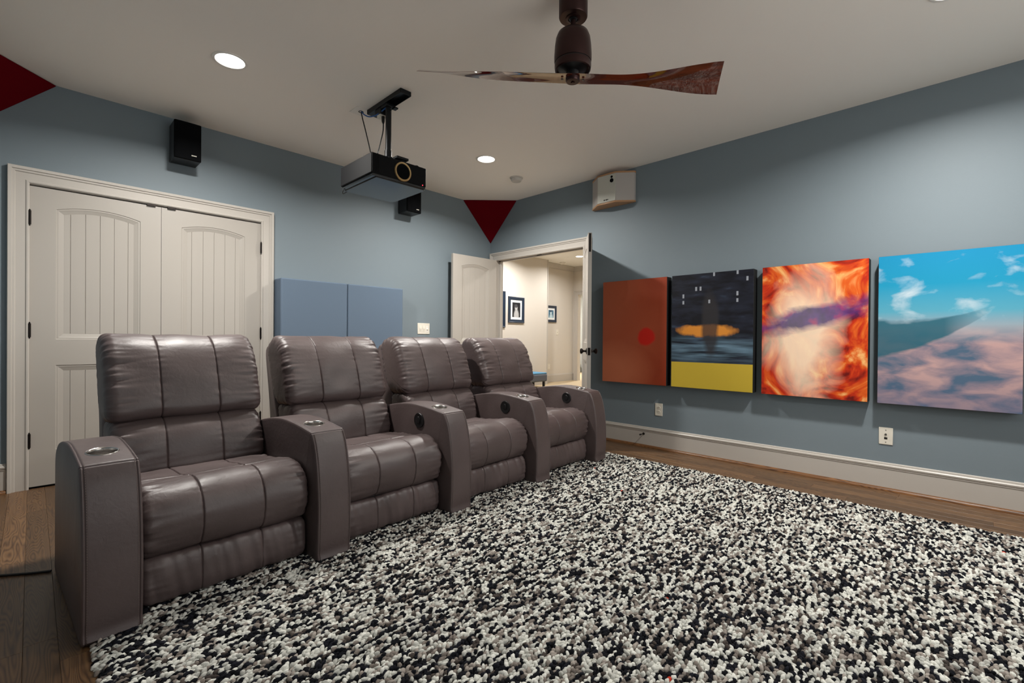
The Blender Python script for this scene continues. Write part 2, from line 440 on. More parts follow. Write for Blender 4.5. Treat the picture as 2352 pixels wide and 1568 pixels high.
# ---- door leaves: arched upper panel, square lower panel, V-jointed boards in both
def outline(x0, x1, z0, zs, rise, d, n=14):
    """panel outline inset by d, counter-clockwise, arch rise above the spring line zs"""
    x0 += d; x1 -= d; z0 += d
    if rise <= 0: return [(x0, z0), (x1, z0), (x1, zs-d), (x0, zs-d)]
    w = x1-x0; pts = [(x0, z0), (x1, z0)]
    r = rise*(w/(w+2*d))
    for k in range(n+1):
        t = k/n; pts.append((x1-w*t, zs-d*.75+r*(1-(2*t-1)**2)))
    return pts
def door_leaf(root, w, h, t, mirror=False):
    """leaf in local x 0..w, y 0 (front) .. t, z 0..h"""
    px0, px1 = .129, w-.126
    zb0, zb1, zt0, zt1, rise = .235, .815, .992, 1.884, .037
    NA = 14
    for side in (0, 1):
        f = (lambda y: y) if side == 0 else (lambda y: t-y)
        fb = MB()
        body = MB()
        def quad_region(poly2):
            n = len(poly2)
            body.add([(p[0], f(0), p[1]) for p in poly2], [tuple(range(n))])
        quad_region([(0, 0), (px0, 0), (px0, h), (0, h)]); quad_region([(px1, 0), (w, 0), (w, h), (px1, h)])
        quad_region([(px0, 0), (px1, 0), (px1, zb0), (px0, zb0)]); quad_region([(px0, zb1), (px1, zb1), (px1, zt0), (px0, zt0)])
        arch = outline(px0, px1, zt0, zt1, rise, 0)[2:]          # from right to left along the arch
        quad_region([(px1, h), (px0, h)] + [(px0, zt1)] + arch[::-1][1:])
        for (z0, z1, rs) in ((zb0, zb1, 0), (zt0, zt1, rise)):
            steps = [(0, 0), (.004, .004), (.012, .004), (.016, .006), (.040, .013)]
            loops = [[(p[0], f(y), p[1]) for p in outline(px0, px1, z0, z1, rs, d)] for d, y in steps]
            n = len(loops[0])
            for a, b in zip(loops[:-1], loops[1:]):
                body.add(a+b, [(i, (i+1) % n, n+(i+1) % n, n+i) for i in range(n)])
            # backing at the bottom of the V joints
            o2 = outline(px0, px1, z0, z1, rs, .040)
            body.add([(p[0], f(.0165), p[1]) for p in o2], [tuple(range(len(o2)))])
        if side == 0:
            body.add([(0,0,0),(w,0,0),(w,t,0),(0,t,0),(0,0,h),(w,0,h),(w,t,h),(0,t,h)], [(0,3,2,1),(4,5,6,7),(1,2,6,5),(3,0,4,7)])
        body.build('leaf_face', 'door', root, smooth=False)
        if side == 1 and mirror is None: continue
        e0, e1 = px0+.040, px1-.040
        nb = 5
        step = .0785
        mid = (e0+e1)/2
        edges = [e0] + [mid+step*(k-2) for k in range(5)] + [e1]
        for (z0, z1, rs) in ((zb0, zb1, 0), (zt0, zt1, rise)):
            ww = px1-px0-.08
            def top(xv):
                if rs <= 0: return z1-.040
                tt = (e1-xv)/ww; r = rs*(ww/(ww+.08)); return z1-.03+r*(1-(2*tt-1)**2)
            for a, b in zip(edges[:-1], edges[1:]):
                g = .0022
                aa, bb = a+(g if a > e0 else 0), b-(g if b < e1 else 0)
                xs = [aa, (aa+bb)/2, bb]
                fr = [(aa, z0+.04), (bb, z0+.04)] + [(q, top(q)) for q in xs[::-1]]
                c = .0018
                bk = [(aa-c, z0+.04), (bb+c, z0+.04)] + [(q+(c if q == bb else -c if q == aa else 0), top(q)) for q in xs[::-1]]
                n = len(fr)
                vs = [(p[0], f(.0125), p[1]) for p in fr] + [(p[0], f(.0160), p[1]) for p in bk]
                MB().add(vs, [tuple(range(n))] + [(i, (i+1) % n, n+(i+1) % n, n+i) for i in range(n)]).build('panel_board', 'door', root)
def hinge(parent, p, h=.092, r=.0075):
    MB().lathe([(r, -h/2), (r, h/2)], p, 10).lathe([(.004, h/2), (.005, h/2+.006), (.001, h/2+.01)], p, 8).lathe([(.001, -h/2-.01), (.005, -h/2-.006), (.004, -h/2)], p, 8).build('hinge', 'bronze', parent, smooth=True)

d1 = struct(empty('door_1', (-.0125, YA+.004, .012)), 'left closet door leaf with arched panel, behind the leftmost recliner')
door_leaf(d1, .7145, 2.018, .035, None)
d2 = struct(empty('door_2', (.7045, YA+.004, .012)), 'right closet door leaf with arched panel, beside the blue acoustic panels')
door_leaf(d2, .7115, 2.018, .035, None)
for z in (1.803, 1.052, .314):
    hinge(d1, (.0025, -.019, z)); hinge(d2, (.7095, -.019, z))

# left entry leaf folded back along the back wall; right entry leaf swung in, seen edge-on
LW = .692
d3 = empty('door_3', (XB-.045-.0, 4.375, .012)); struct(d3, 'left leaf of the open double door, folded back near the corner')
d3.rotation_euler = (0, 0, math.radians(180-.8))
door_leaf(d3, LW, 2.018, .035)
# (local front faces +y after the half turn: shift so that the visible face keeps its place)
d4 = empty('door_4', (XB-.012, OY0-.004, .012)); struct(d4, 'right leaf of the open double door, seen edge-on with dark knobs')
ang4 = math.atan2(-.462, -.565)
d4.rotation_euler = (0, 0, ang4)
door_leaf(d4, LW, 2.018, .035)
for z in (1.803, 1.052, .314):
    hinge(d3, (-.004, .006, z)); hinge(d4, (-.004, .002, z))
# edge hardware of the right leaf
MB().box((LW-.0005, .0085, 1.84), (LW+.0015, .0265, 2.012)).build('flush_bolt', 'bronze', d4, bevel=.0008)
MB().box((LW-.0005, .005, .875), (LW+.002, .030, .945)).build('latch_plate', 'bronze', d4, bevel=.0008)
KN = [(.001, 0), (.030, 0), (.030, .004), (.012, .010), (.0095, .018), (.0095, .030), (.016, .036), (.025, .044), (.027, .052), (.022, .060), (.010, .064), (.001, .064)]
for sgn in (-1, 1):
    b = MB().lathe([(r, (h*sgn if sgn < 0 else h)) for r, h in KN], (LW-.066, (0 if sgn < 0 else .035), .912), 20, 'y')
    b.build('knob', 'bronze', d4, smooth=True)

# ================================================================ HALL seen through the doors
H1Y, H2Y, H1X, H3X = 7.05, 7.31, 8.35, 9.68
struct(MB().box((XB+WT, 1.6, -.14), (13.2, 9.2, 0)).build('floor_hall', 'hallfloor'))
struct(MB().box((XB+WT, 1.6, HC), (13.2, 9.2, HC+.1)).build('ceiling_hall', 'hallceil'))
struct(MB().box((XB+WT, H1Y, 0), (H1X, H1Y+.2, HC)).build('wall_hall_1', 'hallwall'), 'cream hall wall with framed pictures')
struct(MB().box((H1X, H2Y, 0), (H3X, H2Y+.1, HC)).box((H1X-.02, H1Y+.19, 0), (H1X, H2Y+.1, HC)).build('wall_hall_2', 'hallwall'), 'recessed cream hall wall')
struct(MB().box((H1X-.012, H1Y-.012, 0), (H1X+.012, H1Y+.03, HC)).build('trim_3', 'trim'), 'white outside corner of the hall wall')
h3 = MB(); h3.box((H3X, 7.17, 0), (H3X+.12, H2Y+.1, HC)); h3.box((H3X, 6.30, 2.17), (H3X+.12, 7.17, HC)); h3.box((H3X, 1.6, 0), (H3X+.12, 6.30, HC))
struct(h3.build('wall_hall_3', 'hallwall'), 'far hall wall with a white doorway')
struct(MB().box((XB+WT, 1.5, 0), (H3X, 1.6, HC)).build('wall_hall_4', 'hallwall'))
struct(MB().box((XB+WT-.001, OY1+.02, 0), (XB+WT+.01, H1Y, HC)).box((XB+WT-.001, 1.6, 0), (XB+WT+.01, OY0-.02, HC)).box((XB+WT-.001, OY0-.02, OZ+.02), (XB+WT+.01, OY1+.02, HC)).build('wall_hall_5', 'hallwall'))
struct(casing('trim_4', lambda a, h, z: (H3X-h, a, z), 6.306, 7.164, 2.164).build('trim_4', 'trim', smooth=True, auto=25), 'white casing of the far hall doorway')
struct(MB().box((13.0, 5.4, 0), (13.2, 9.2, HC)).box((H3X+.12, 5.3, 0), (13.2, 5.4, HC)).box((H3X+.12, 9.1, 0), (13.2, 9.2, HC)).build('wall_far_room', 'hallwall'))
CRN = [(0, 0), (.012, 0), (.016, .014), (.05, .05), (.085, .092), (.1, .098), (.1, .115), (0, .115)]
cr_ = MB(); cr_.prism([(H2Y-p[0], HC-.115+p[1]) for p in CRN], 'x', H1X, H3X); cr_.prism([(H3X-p[0], HC-.115+p[1]) for p in CRN], 'y', 1.6, H2Y)
struct(cr_.build('trim_5', 'trim', smooth=True, auto=25), 'white crown moulding along the far hall ceiling')
HB = [(0, 0), (.018, 0), (.018, .16), (.012, .185), (0, .19)]
struct(MB().prism([(H1Y-p[0], p[1]) for p in HB], 'x', XB+WT, H1X+.0).build('baseboard_hall_1', 'trim'))
struct(MB().prism([(H2Y-p[0], p[1]) for p in HB], 'x', H1X+.012, H3X).build('baseboard_hall_2', 'trim'))

# ================================================================ RECESSED LAMPS
def downlight(name, x, y, zc, label, group, power, glass, dia=.15):
    lc = LAMP_COL if glass == 'lampglass' else HALL_COL
    t = empty(name, (x, y, zc)); tag(t, label, 'ceiling light', group)
    r = dia/2
    MB().lathe([(r, -.001), (r+.004, -.006), (r+.014, -.007), (r+.019, -.004), (r+.02, 0)], (0, 0, 0), 40).build('trim_ring', 'whiteplastic', t, smooth=True)
    MB().lathe([(.001, -.0045), (r*.7, -.0035), (r+.001, -.0015), (r+.001, .0)], (0, 0, 0), 40).build('diffuser', glass, t, smooth=True)
    ld = bpy.data.lights.new('lamp_light', 'AREA'); ld.shape = 'DISK'; ld.size = dia*.9
    ld.energy = power; ld.color = lc; ld.spread = math.radians(159)
    lo = bpy.data.objects.new('lamp_light', ld); COL.objects.link(lo); lo.parent = t; lo.location = (0, 0, -.012)
    return t
G = 'recessed ceiling lights of the room'
downlight('ceiling_light', .856, 3.302, CEIL, 'round recessed ceiling light above the closet doors, left of the projector', G, ROOM_LAMP, 'lampglass', .155)
downlight('ceiling_light', 3.021, 3.325, CEIL, 'round recessed ceiling light between the projector and the smoke detector', G, ROOM_LAMP, 'lampglass', .155)
downlight('ceiling_light', 3.10, .085, CEIL, 'recessed ceiling light cut off by the upper right picture edge', G, ROOM_LAMP, 'lampglass', .155)
downlight('hall_light', 8.46, 6.23, HC, 'bright recessed light in the hall ceiling beyond the doorway', 'hall ceiling lights', HALL_LAMP*.55, 'halllamp', .16)
downlight('hall_light', 6.80, 6.25, HC, 'hall ceiling light hidden above the doorway', 'hall ceiling lights', HALL_LAMP, 'halllamp', .16)

downlight('hall_light', 5.75, 3.05, HC, 'hall ceiling light hidden behind the right wall', 'hall ceiling lights', HALL_LAMP*.9, 'halllamp', .16)

# ================================================================ RECLINERS
TH = math.radians(3.0)
RO = Vector((.115, 2.075, 0)); RU = Vector((math.cos(TH), math.sin(TH), 0)); RV = Vector((-math.sin(TH), math.cos(TH), 0))
PITCH, AW = .797, .165
SW = PITCH-AW

def closed_spline(pts, n, extra=()):
    P = [Vector((p[0], p[1])) for p in pts]; m = len(P); dense = []
    for i in range(m):
        a, b, c, d = P[i-1], P[i], P[(i+1) % m], P[(i+2) % m]
        for k in range(24):
            t = k/24
            dense.append(.5*((2*b)+(c-a)*t+(2*a-5*b+4*c-d)*t*t+(3*b-a-3*c+d)*t**3))
    L = [0]
    for i in range(len(dense)): L.append(L[-1]+(dense[(i+1) % len(dense)]-dense[i]).length)
    tot = L[-1]; out = []; j = 0
    S_ = [tot*k/n for k in range(n)]
    for q in extra:                            # finer samples across a stitched seam
        i0 = min(range(len(dense)), key=lambda i: (dense[i]-Vector(q)).length)
        S_ += [L[i0]+d for d in (-.011, -.008, -.0055, -.0035, -.0018, 0, .0018, .0035, .0055, .008, .011)]
    for s in sorted(x % tot for x in S_):
        while L[j+1] < s: j += 1
        f = (s-L[j])/max(L[j+1]-L[j], 1e-9)
        out.append(dense[j].lerp(dense[(j+1) % len(dense)], f))
    return out, tot

def cushion(prof, u0, u1, nt=84, nu=64, R=.045, Rn=2.2, seams=(), groove=.005, tseams=(), tgroove=.005, tw=.006, puff=.006, wr=0, wl=.07, lump=.004, folds=0, seed=0, front=None):
    """loft of a closed (v,z) profile along u with rolled ends, stitched seams, gathered ends"""
    pts, tot = closed_spline(prof, nt, tseams)
    nt = len(pts)
    nrm = []
    area = sum(pts[i].x*pts[(i+1) % nt].y-pts[(i+1) % nt].x*pts[i].y for i in range(nt))
    sg = 1 if area > 0 else -1
    for i in range(nt):
        d = pts[(i+1) % nt]-pts[i-1]; nrm.append(Vector((d.y, -d.x)).normalized()*sg)
    us = set()
    w = u1-u0
    for k in range(nu+1): us.add(round(w*(.5-.5*math.cos(math.pi*k/nu))*.6+.4*w*k/nu, 5))
    for s_ in seams:
        for dd in (-.012, -.007, -.004, -.002, 0, .002, .004, .007, .012): us.add(round(s_*w+dd, 5))
    us = sorted(q for q in us if 0 <= q <= w+1e-6)
    us[-1] = w
    bounds = [0]+[s_*w for s_ in seams]+[w]
    tidx = [min(range(nt), key=lambda i: (pts[i]-Vector(q)).length) for q in tseams]
    vs = []
    so = Vector((seed*7.31, seed*3.17, seed*1.93))
    for u in us:
        e = max(min(u, w-u), 0)
        d = 0
        if e < R: d = R*(1-(1-(1-e/R)**Rn)**(1/Rn))
        g = 0
        for s_ in seams: g += groove*math.exp(-((u-s_*w)/.0026)**2)
        pf = 0
        for a, b in zip(bounds[:-1], bounds[1:]):
            if a <= u <= b: pf = puff*math.sin(math.pi*(u-a)/(b-a))**.6 if 0 < (u-a)/(b-a) < 1 else 0
        for i in range(nt):
            p, n = pts[i], nrm[i]
            off = -d-g+pf
            for ti in tidx:
                ds = (pts[i]-pts[ti]).length
                off -= tgroove*math.exp(-(ds/tw)**2)
            s = tot*i/nt
            if wr:
                c = p
                q = Vector((u*5, 0, 0))+so+Vector((0, p.x*20, p.y*20))
                a1 = noise.noise(Vector((u*8, p.x*48, p.y*48))+so)
                a2 = noise.noise(Vector((u*12, p.x*85, p.y*85))+so*1.7)
                env = math.exp(-max(e-.012, 0)/wl)
                off += wr*env*(a1*1.1+a2*.6 - .25*abs(a1))
                for s_ in seams:
                    off += wr*.35*math.exp(-abs(u-s_*w)/.02)*noise.noise(Vector((s_*9, p.x*55, p.y*55))+so)
            if lump:
                off += lump*noise.noise(Vector((u*7, p.x*7, p.y*7))+so*2.3)
            if folds:
                fz = noise.noise(Vector((u*30+p.y*6, 3.1, p.y*2))+so)+.5*noise.noise(Vector((u*11, 7.3, p.y*2))+so)
                off += folds*(fz-.3*abs(fz))*min(1, e/.05)
            vs.append((u0+u, p.x+n.x*off, p.y+n.y*off))
    fs = []
    m = len(us)
    for k in range(m-1):
        for i in range(nt):
            fs.append((k*nt+i, k*nt+(i+1) % nt, (k+1)*nt+(i+1) % nt, (k+1)*nt+i))
    fs.append(tuple(range(nt))[::-1]); fs.append(tuple((m-1)*nt+i for i in range(nt)))
    mb = MB(); mb.v = vs; mb.f = fs
    return mb

def stitches(paths, step=.0085, ln=.0052, r=.0007):
    mb = MB()
    for path in paths:
        P = [Vector(p) for p in path]; L = [0]
        for a, b in zip(P[:-1], P[1:]): L.append(L[-1]+(b-a).length)
        s = .004; j = 0
        def at(x):
            k = 0
            while k < len(L)-2 and L[k+1] < x: k += 1
            f = (x-L[k])/max(L[k+1]-L[k], 1e-9); return P[k].lerp(P[k+1], min(max(f, 0), 1))
        while s+ln < L[-1]:
            mb.tube([at(s), at(s+ln)], r, 4); s += step
    return mb

HEAD = [(.735, .634), (.685, .645), (.662, .685), (.678, .755), (.708, .845), (.748, .935), (.795, .995), (.865, 1.033), (.935, 1.03), (.985, .985), (.982, .90), (.92, .72), (.86, .645), (.80, .632)]
LUMB = [(.60, .40), (.588, .45), (.603, .53), (.632, .595), (.672, .632), (.73, .644), (.83, .640), (.87, .58), (.83, .40), (.72, .37)]
SEAT = [(.66, .405), (.52, .418), (.40, .428), (.30, .440), (.225, .452), (.160, .446), (.108, .418), (.074, .370), (.064, .312), (.076, .252), (.106, .208), (.17, .196), (.40, .22), (.62, .27), (.67, .34)]
FOOT = [(.125, .196), (.098, .185), (.086, .150), (.083, .105), (.086, .06), (.102, .028), (.14, .02), (.21, .03), (.215, .11), (.20, .185), (.16, .197)]
SHELL = [(.78, .10), (.80, .45), (.86, .66), (.955, .92), (1.0, .985), (1.035, .965), (1.045, .90), (.985, .60), (.92, .12), (.85, .08)]
ARM = [(.020, .004), (.006, .05), (.000, .15), (.000, .27), (.010, .38), (.026, .47), (.043, .528), (.056, .556), (.066, .574), (.073, .584), (.082, .589), (.100, .592), (.130, .596), (.18, .603), (.27, .612), (.38, .618), (.50, .609), (.62, .590), (.72, .562), (.785, .51), (.80, .42), (.80, .10), (.79, .004), (.55, 0), (.25, 0)]

def make_arm():
    mb = cushion(ARM, 0, AW, nt=190, nu=30, R=.010, Rn=2.0, seams=(.065, .935), groove=.0022, tseams=((.074, .585),), tgroove=.0035, tw=.0028, puff=.0015, lump=.0012, seed=3)
    a = mb.build('armrest', 'leather', None, smooth=True, auto=60)
    # cup well cut through the top
    c = MB().lathe([(.0445, 0), (.0445, .12)], (.079, .205, .53), 40).build('cutter', 'leather')
    bo = a.modifiers.new('b', 'BOOLEAN'); bo.object = c; bo.operation = 'DIFFERENCE'; bo.solver = 'EXACT'
    bpy.context.view_layer.update()
    dg = bpy.context.evaluated_depsgraph_get()
    me = bpy.data.meshes.new_from_object(a.evaluated_get(dg))
    a.modifiers.clear(); a.data = me
    bpy.data.objects.remove(c, do_unlink=True)
    for p in me.polygons: p.use_smooth = True
    try: me.set_sharp_from_angle(angle=math.radians(50))
    except Exception: pass
    return a
arm0 = make_arm()
CUP = [(.001, .537), (.038, .537), (.0405, .542), (.0425, .598), (.0425, .6095), (.044, .6125), (.047, .6135), (.049, .612), (.0495, .607), (.0445, .604), (.0438, .535), (.001, .533)]
cup_me = MB().lathe([(r, h) for r, h in CUP], (0, 0, 0), 40)
cup0 = cup_me.build('cup_holder', 'steel', None, smooth=True, auto=50)
cup0.location = (.079, .205, 0); cup0.rotation_euler = (math.radians(6), 0, 0); cup0.parent = arm0
cup0.location = (.079, .268, -.001)
st_paths = []
for uu in (.065, .935):
    sp, _ = closed_spline(ARM, 300)
    pth = [(AW*uu+(.004 if uu < .5 else -.004), p.x-.0016*0, p.y) for p in sp]
    sel = []
    for (a_, v_, z_) in pth:
        if v_ < .11 and .01 < z_ < .60: sel.append((a_, v_-.0012, z_))
    sel.sort(key=lambda q: q[2]); st_paths.append(sel)
st0 = stitches(st_paths).build('stitching', 'stitch', None); st0['kind'] = 'stuff'; st0.parent = arm0
def make_switch():
    o = MB().lathe([(.047, .004), (.047, -.005), (.044, -.008), (.037, -.0065), (.001, -.0055)], (0, 0, 0), 36, 'x').build('recline_switch', 'black', None, smooth=True)
    MB().prism([(-.012, -.018), (.012, -.018), (.015, .012), (.006, .024), (-.006, .024), (-.015, .012)], 'x', -.012, -.004).build('lever', 'black', o, bevel=.003)
    return o
sw0 = make_switch()

def recliner(k, label, left_arm, switch):
    t = empty('recliner', RO+RU*(k*PITCH+AW), TH)
    tag(t, label, 'recliner', 'row of four leather recliners')
    sd = k*5+2
    cushion(HEAD, -.014, SW+.014, nt=190, nu=90, R=.05, seams=(.315, .685), groove=.0045, puff=.005, wr=.010, wl=.05, lump=.006, seed=sd).build('headrest_cushion', 'leather', t, smooth=True, auto=80)
    cushion(LUMB, .0, SW, nt=140, nu=76, R=.045, seams=(.315, .685), groove=.0035, puff=.004, wr=.009, wl=.07, lump=.007, seed=sd+1).build('lumbar_cushion', 'leather', t, smooth=True, auto=80)
    cushion(SEAT, .006, SW-.006, nt=200, nu=90, R=.035, seams=(.315, .685), groove=.0045, tseams=((.30, .440),), tgroove=.007, tw=.007, puff=.0035, wr=.011, wl=.045, lump=.006, seed=sd+2).build('seat_cushion', 'leather', t, smooth=True, auto=80)
    cushion(FOOT, .008, SW-.008, nt=80, nu=90, R=.03, seams=(.315, .685), groove=.0035, puff=.003, wr=.005, wl=.05, lump=.003, folds=.007, seed=sd+3).build('footrest', 'leather', t, smooth=True, auto=80)
    cushion(SHELL, .004, SW-.004, nt=70, nu=24, R=.014, puff=0, lump=.001, seed=sd+4).build('back_shell', 'leather', t, smooth=True, auto=60)
    MB().box((.01, .13, .002), (SW-.01, .86, .20)).build('base_frame', 'black', t, bevel=.004)
    arms = [SW]+([-AW] if left_arm else [])
    for ua in arms:
        a = copy_tree(arm0, t); a.location = (ua, 0, 0)
        if ua > 0 and switch:
            s = copy_tree(sw0, a); s.location = (.001, .303, .522)
    return t
recliner(0, 'leftmost taupe leather recliner with both armrests, in front of the closet doors', True, False)
recliner(1, 'second taupe leather recliner from the left, in front of the blue acoustic panels', False, True)
recliner(2, 'third taupe leather recliner from the left, below the triple light switch', False, True)
recliner(3, 'rightmost taupe leather recliner, nearest the open double door', False, True)
for o in (arm0, sw0):
    for c in list(o.children): bpy.data.objects.remove(c, do_unlink=True)
    bpy.data.objects.remove(o, do_unlink=True)

# ================================================================ RUG
rug = tag(empty('rug', (1.9, .75, 0)), 'shaggy black, white and taupe rug on the oak floor', 'rug')
def rugpt(s, t):
    a = Vector((.140, 2.215, 0)).lerp(Vector((3.665, 2.392, 0)), s)
    b = Vector((.11, -.72, 0)).lerp(Vector((3.64, -.62, 0)), s)
    return a.lerp(b, t)
MB().add([rugpt(0, 0)+Vector((.012, -.012, .002)), rugpt(1, 0)+Vector((-.012, -.012, .002)), rugpt(1, 1), rugpt(0, 1)] + [rugpt(0, 0)+Vector((.012, -.012, .007)), rugpt(1, 0)+Vector((-.012, -.012, .007)), rugpt(1, 1)+Vector((0, 0, .007)), rugpt(0, 1)+Vector((0, 0, .007))],
         [(0, 3, 2, 1), (4, 5, 6, 7), (0, 1, 5, 4), (1, 2, 6, 5), (2, 3, 7, 6), (3, 0, 4, 7)]).build('backing', 'rugback', rug, origin=None).location = (-1.9, -.75, 0)
def build_pile():
    Wd, Hd = 3.53, 2.96
    du, dv = .0158, .0114
    nu, nv = int(Wd/du), int(Hd/dv)
    K, RINGS = 8, 2
    gu, gv = np.meshgrid(np.arange(nu), np.arange(nv), indexing='ij')
    s = ((gu+.5+.5*(gv % 2)+rng.normal(0, .13, gu.shape))/nu).ravel()
    t = ((gv+.5+rng.normal(0, .13, gu.shape))/nv).ravel()
    edge = np.minimum(np.minimum(s, 1-s)*Wd, np.minimum(t, 1-t)*Hd)
    A0 = np.array(rugpt(0, 0)); A1 = np.array(rugpt(1, 0)); B0 = np.array(rugpt(0, 1)); B1 = np.array(rugpt(1, 1))
    S_, T_ = s[:, None], t[:, None]
    base_ = (A0*(1-S_)+A1*S_)*(1-T_)+(B0*(1-S_)+B1*S_)*T_
    N = len(s)
    ang = rng.normal(0.15, .45, N)
    La = rng.uniform(.0080, .0145, N); Wa = rng.uniform(.0056, .0084, N); Hh = rng.uniform(.008, .016, N)
    # little dome with a waist, rings from base to apex
    ringz = np.array([0.0, .62]); ringr = np.array([1.0, .86])
    th = np.linspace(0, 2*np.pi, K, endpoint=False)
    V = np.zeros((N, RINGS*K+1, 3))
    for r_ in range(RINGS):
        jit = 1+rng.normal(0, .10, (N, K))
        lx = np.cos(th)[None]*La[:, None]*ringr[r_]*jit
        ly = np.sin(th)[None]*Wa[:, None]*ringr[r_]*jit
        V[:, r_*K:(r_+1)*K, 0] = lx*np.cos(ang)[:, None]-ly*np.sin(ang)[:, None]
        V[:, r_*K:(r_+1)*K, 1] = lx*np.sin(ang)[:, None]+ly*np.cos(ang)[:, None]
        V[:, r_*K:(r_+1)*K, 2] = (Hh*ringz[r_])[:, None]+(rng.normal(0, .0008, (N, K)) if r_ else 0)
    V[:, -1, 2] = Hh
    lean = rng.normal(0, .003, (N, 2))
    V[:, K:2*K, :2] += lean[:, None]*.6; V[:, 2*K:, :2] += lean[:, None]
    lift = .004+.0035*np.sin(s*40+t*9)*np.sin(t*33+s*7)+rng.uniform(0, .004, N)
    lift = np.where(edge < .02, .001, lift)
    V += (base_+np.stack([0*lift, 0*lift, lift], 1))[:, None]
    V -= np.array([1.9, .75, 0])
    q = RINGS*K+1
    tri = []
    for r_ in range(RINGS-1):
        for k in range(K):
            a, b = r_*K+k, r_*K+(k+1) % K
            tri += [(a, b, b+K), (a, b+K, a+K)]
    for k in range(K): tri.append(((RINGS-1)*K+k, (RINGS-1)*K+(k+1) % K, q-1))
    tri = np.array(tri)
    F = (tri[None]+(np.arange(N)*q)[:, None, None]).reshape(-1, 3)
    me = bpy.data.meshes.new('pile')
    me.vertices.add(N*q); me.vertices.foreach_set('co', V.reshape(-1).astype(np.float32))
    me.loops.add(F.size); me.loops.foreach_set('vertex_index', F.reshape(-1).astype(np.int32))
    me.polygons.add(len(F)); me.polygons.foreach_set('loop_start', (np.arange(len(F))*3).astype(np.int32))
    me.polygons.foreach_set('use_smooth', np.ones(len(F), bool))
    me.update()
    # yarn colours come in short runs along each row
    pal = np.array([srgb(212, 212, 204)[:3], srgb(184, 184, 177)[:3], srgb(17, 18, 23)[:3], srgb(26, 27, 34)[:3], srgb(122, 114, 107)[:3], srgb(156, 148, 140)[:3], srgb(74, 67, 63)[:3]])
    pr = np.array([.25, .17, .22, .12, .09, .09, .06])
    ids = np.zeros((nu, nv), int)
    for j in range(nv):
        i = 0
        while i < nu:
            c = rng.choice(7, p=pr); ln = rng.integers(1, 3); ids[i:i+ln, j] = c; i += ln
    ids = ids.ravel()
    c = pal[ids]*rng.uniform(.85, 1.12, N)[:, None]
    red = rng.random(N) < .0002; c[red] = np.array(srgb(190, 60, 40)[:3])
    col = np.ones((N, q, 4)); col[:, :, :3] = np.clip(c, 0, .9)[:, None]
    at = me.attributes.new('tuft_colour', 'FLOAT_COLOR', 'POINT')
    at.data.foreach_set('color', col.reshape(-1).astype(np.float32))
    me.materials.append(M['pile'])
    o = bpy.data.objects.new('pile', me); COL.objects.link(o); o.parent = rug
    o['kind'] = 'stuff'
build_pile()

# ================================================================ CANVASES (generic colour-field stand-ins)
def canvas_mat(name, build):
    m = bpy.data.materials.new(name); m.use_nodes = True
    nt = m.node_tree; b = nt.nodes['Principled BSDF']
    b.inputs['Roughness'].default_value = .55; b.inputs['Specular IOR Level'].default_value = .25
    tc = nt.nodes.new('ShaderNodeTexCoord'); sp = nt.nodes.new('ShaderNodeSeparateXYZ')
    nt.links.new(tc.outputs['Object'], sp.inputs[0])
    w = nt.nodes.new('ShaderNodeTexNoise'); w.inputs['Scale'].default_value = 900
    bp = nt.nodes.new('ShaderNodeBump'); bp.inputs['Strength'].default_value = .1; bp.inputs['Distance'].default_value = .002
    nt.links.new(tc.outputs['Object'], w.inputs['Vector']); nt.links.new(w.outputs['Fac'], bp.inputs['Height']); nt.links.new(bp.outputs[0], b.inputs['Normal'])
    out = build(nt, tc.outputs['Object'], sp.outputs['Y'], sp.outputs['Z'])
    nt.links.new(out, b.inputs['Base Color'])
    return m
def N_math(nt, op, a, b=None, c=None, clamp=False):
    n = nt.nodes.new('ShaderNodeMath'); n.operation = op; n.use_clamp = clamp
    for i, v in enumerate((a, b, c)):
        if v is None: continue
        if isinstance(v, (int, float)): n.inputs[i].default_value = v
        else: nt.links.new(v, n.inputs[i])
    return n.outputs[0]
def N_noise(nt, vec, scale, detail=4, dist=0, sc=(1, 1, 1), loc=(0, 0, 0)):
    mp = nt.nodes.new('ShaderNodeMapping'); mp.inputs['Scale'].default_value = sc; mp.inputs['Location'].default_value = loc
    nt.links.new(vec, mp.inputs['Vector'])
    n = nt.nodes.new('ShaderNodeTexNoise'); n.inputs['Scale'].default_value = scale; n.inputs['Detail'].default_value = detail; n.inputs['Distortion'].default_value = dist
    nt.links.new(mp.outputs[0], n.inputs['Vector']); return n.outputs['Fac']
def N_ramp(nt, fac, stops):
    r = nt.nodes.new('ShaderNodeValToRGB'); e = r.color_ramp.elements
    e[0].position, e[0].color = stops[0]; e[1].position, e[1].color = stops[-1]
    for p, c in stops[1:-1]: k = e.new(p); k.color = c
    if isinstance(fac, (int, float)): r.inputs[0].default_value = fac
    else: nt.links.new(fac, r.inputs[0])
    return r.outputs[0]
def N_mix(nt, f, a, b):
    m = nt.nodes.new('ShaderNodeMix'); m.data_type = 'RGBA'
    for i, v in ((0, f), (6, a), (7, b)):
        if isinstance(v, (int, float)): m.inputs[i].default_value = v
        elif isinstance(v, tuple): m.inputs[i].default_value = v
        else: nt.links.new(v, m.inputs[i])
    return m.outputs[2]
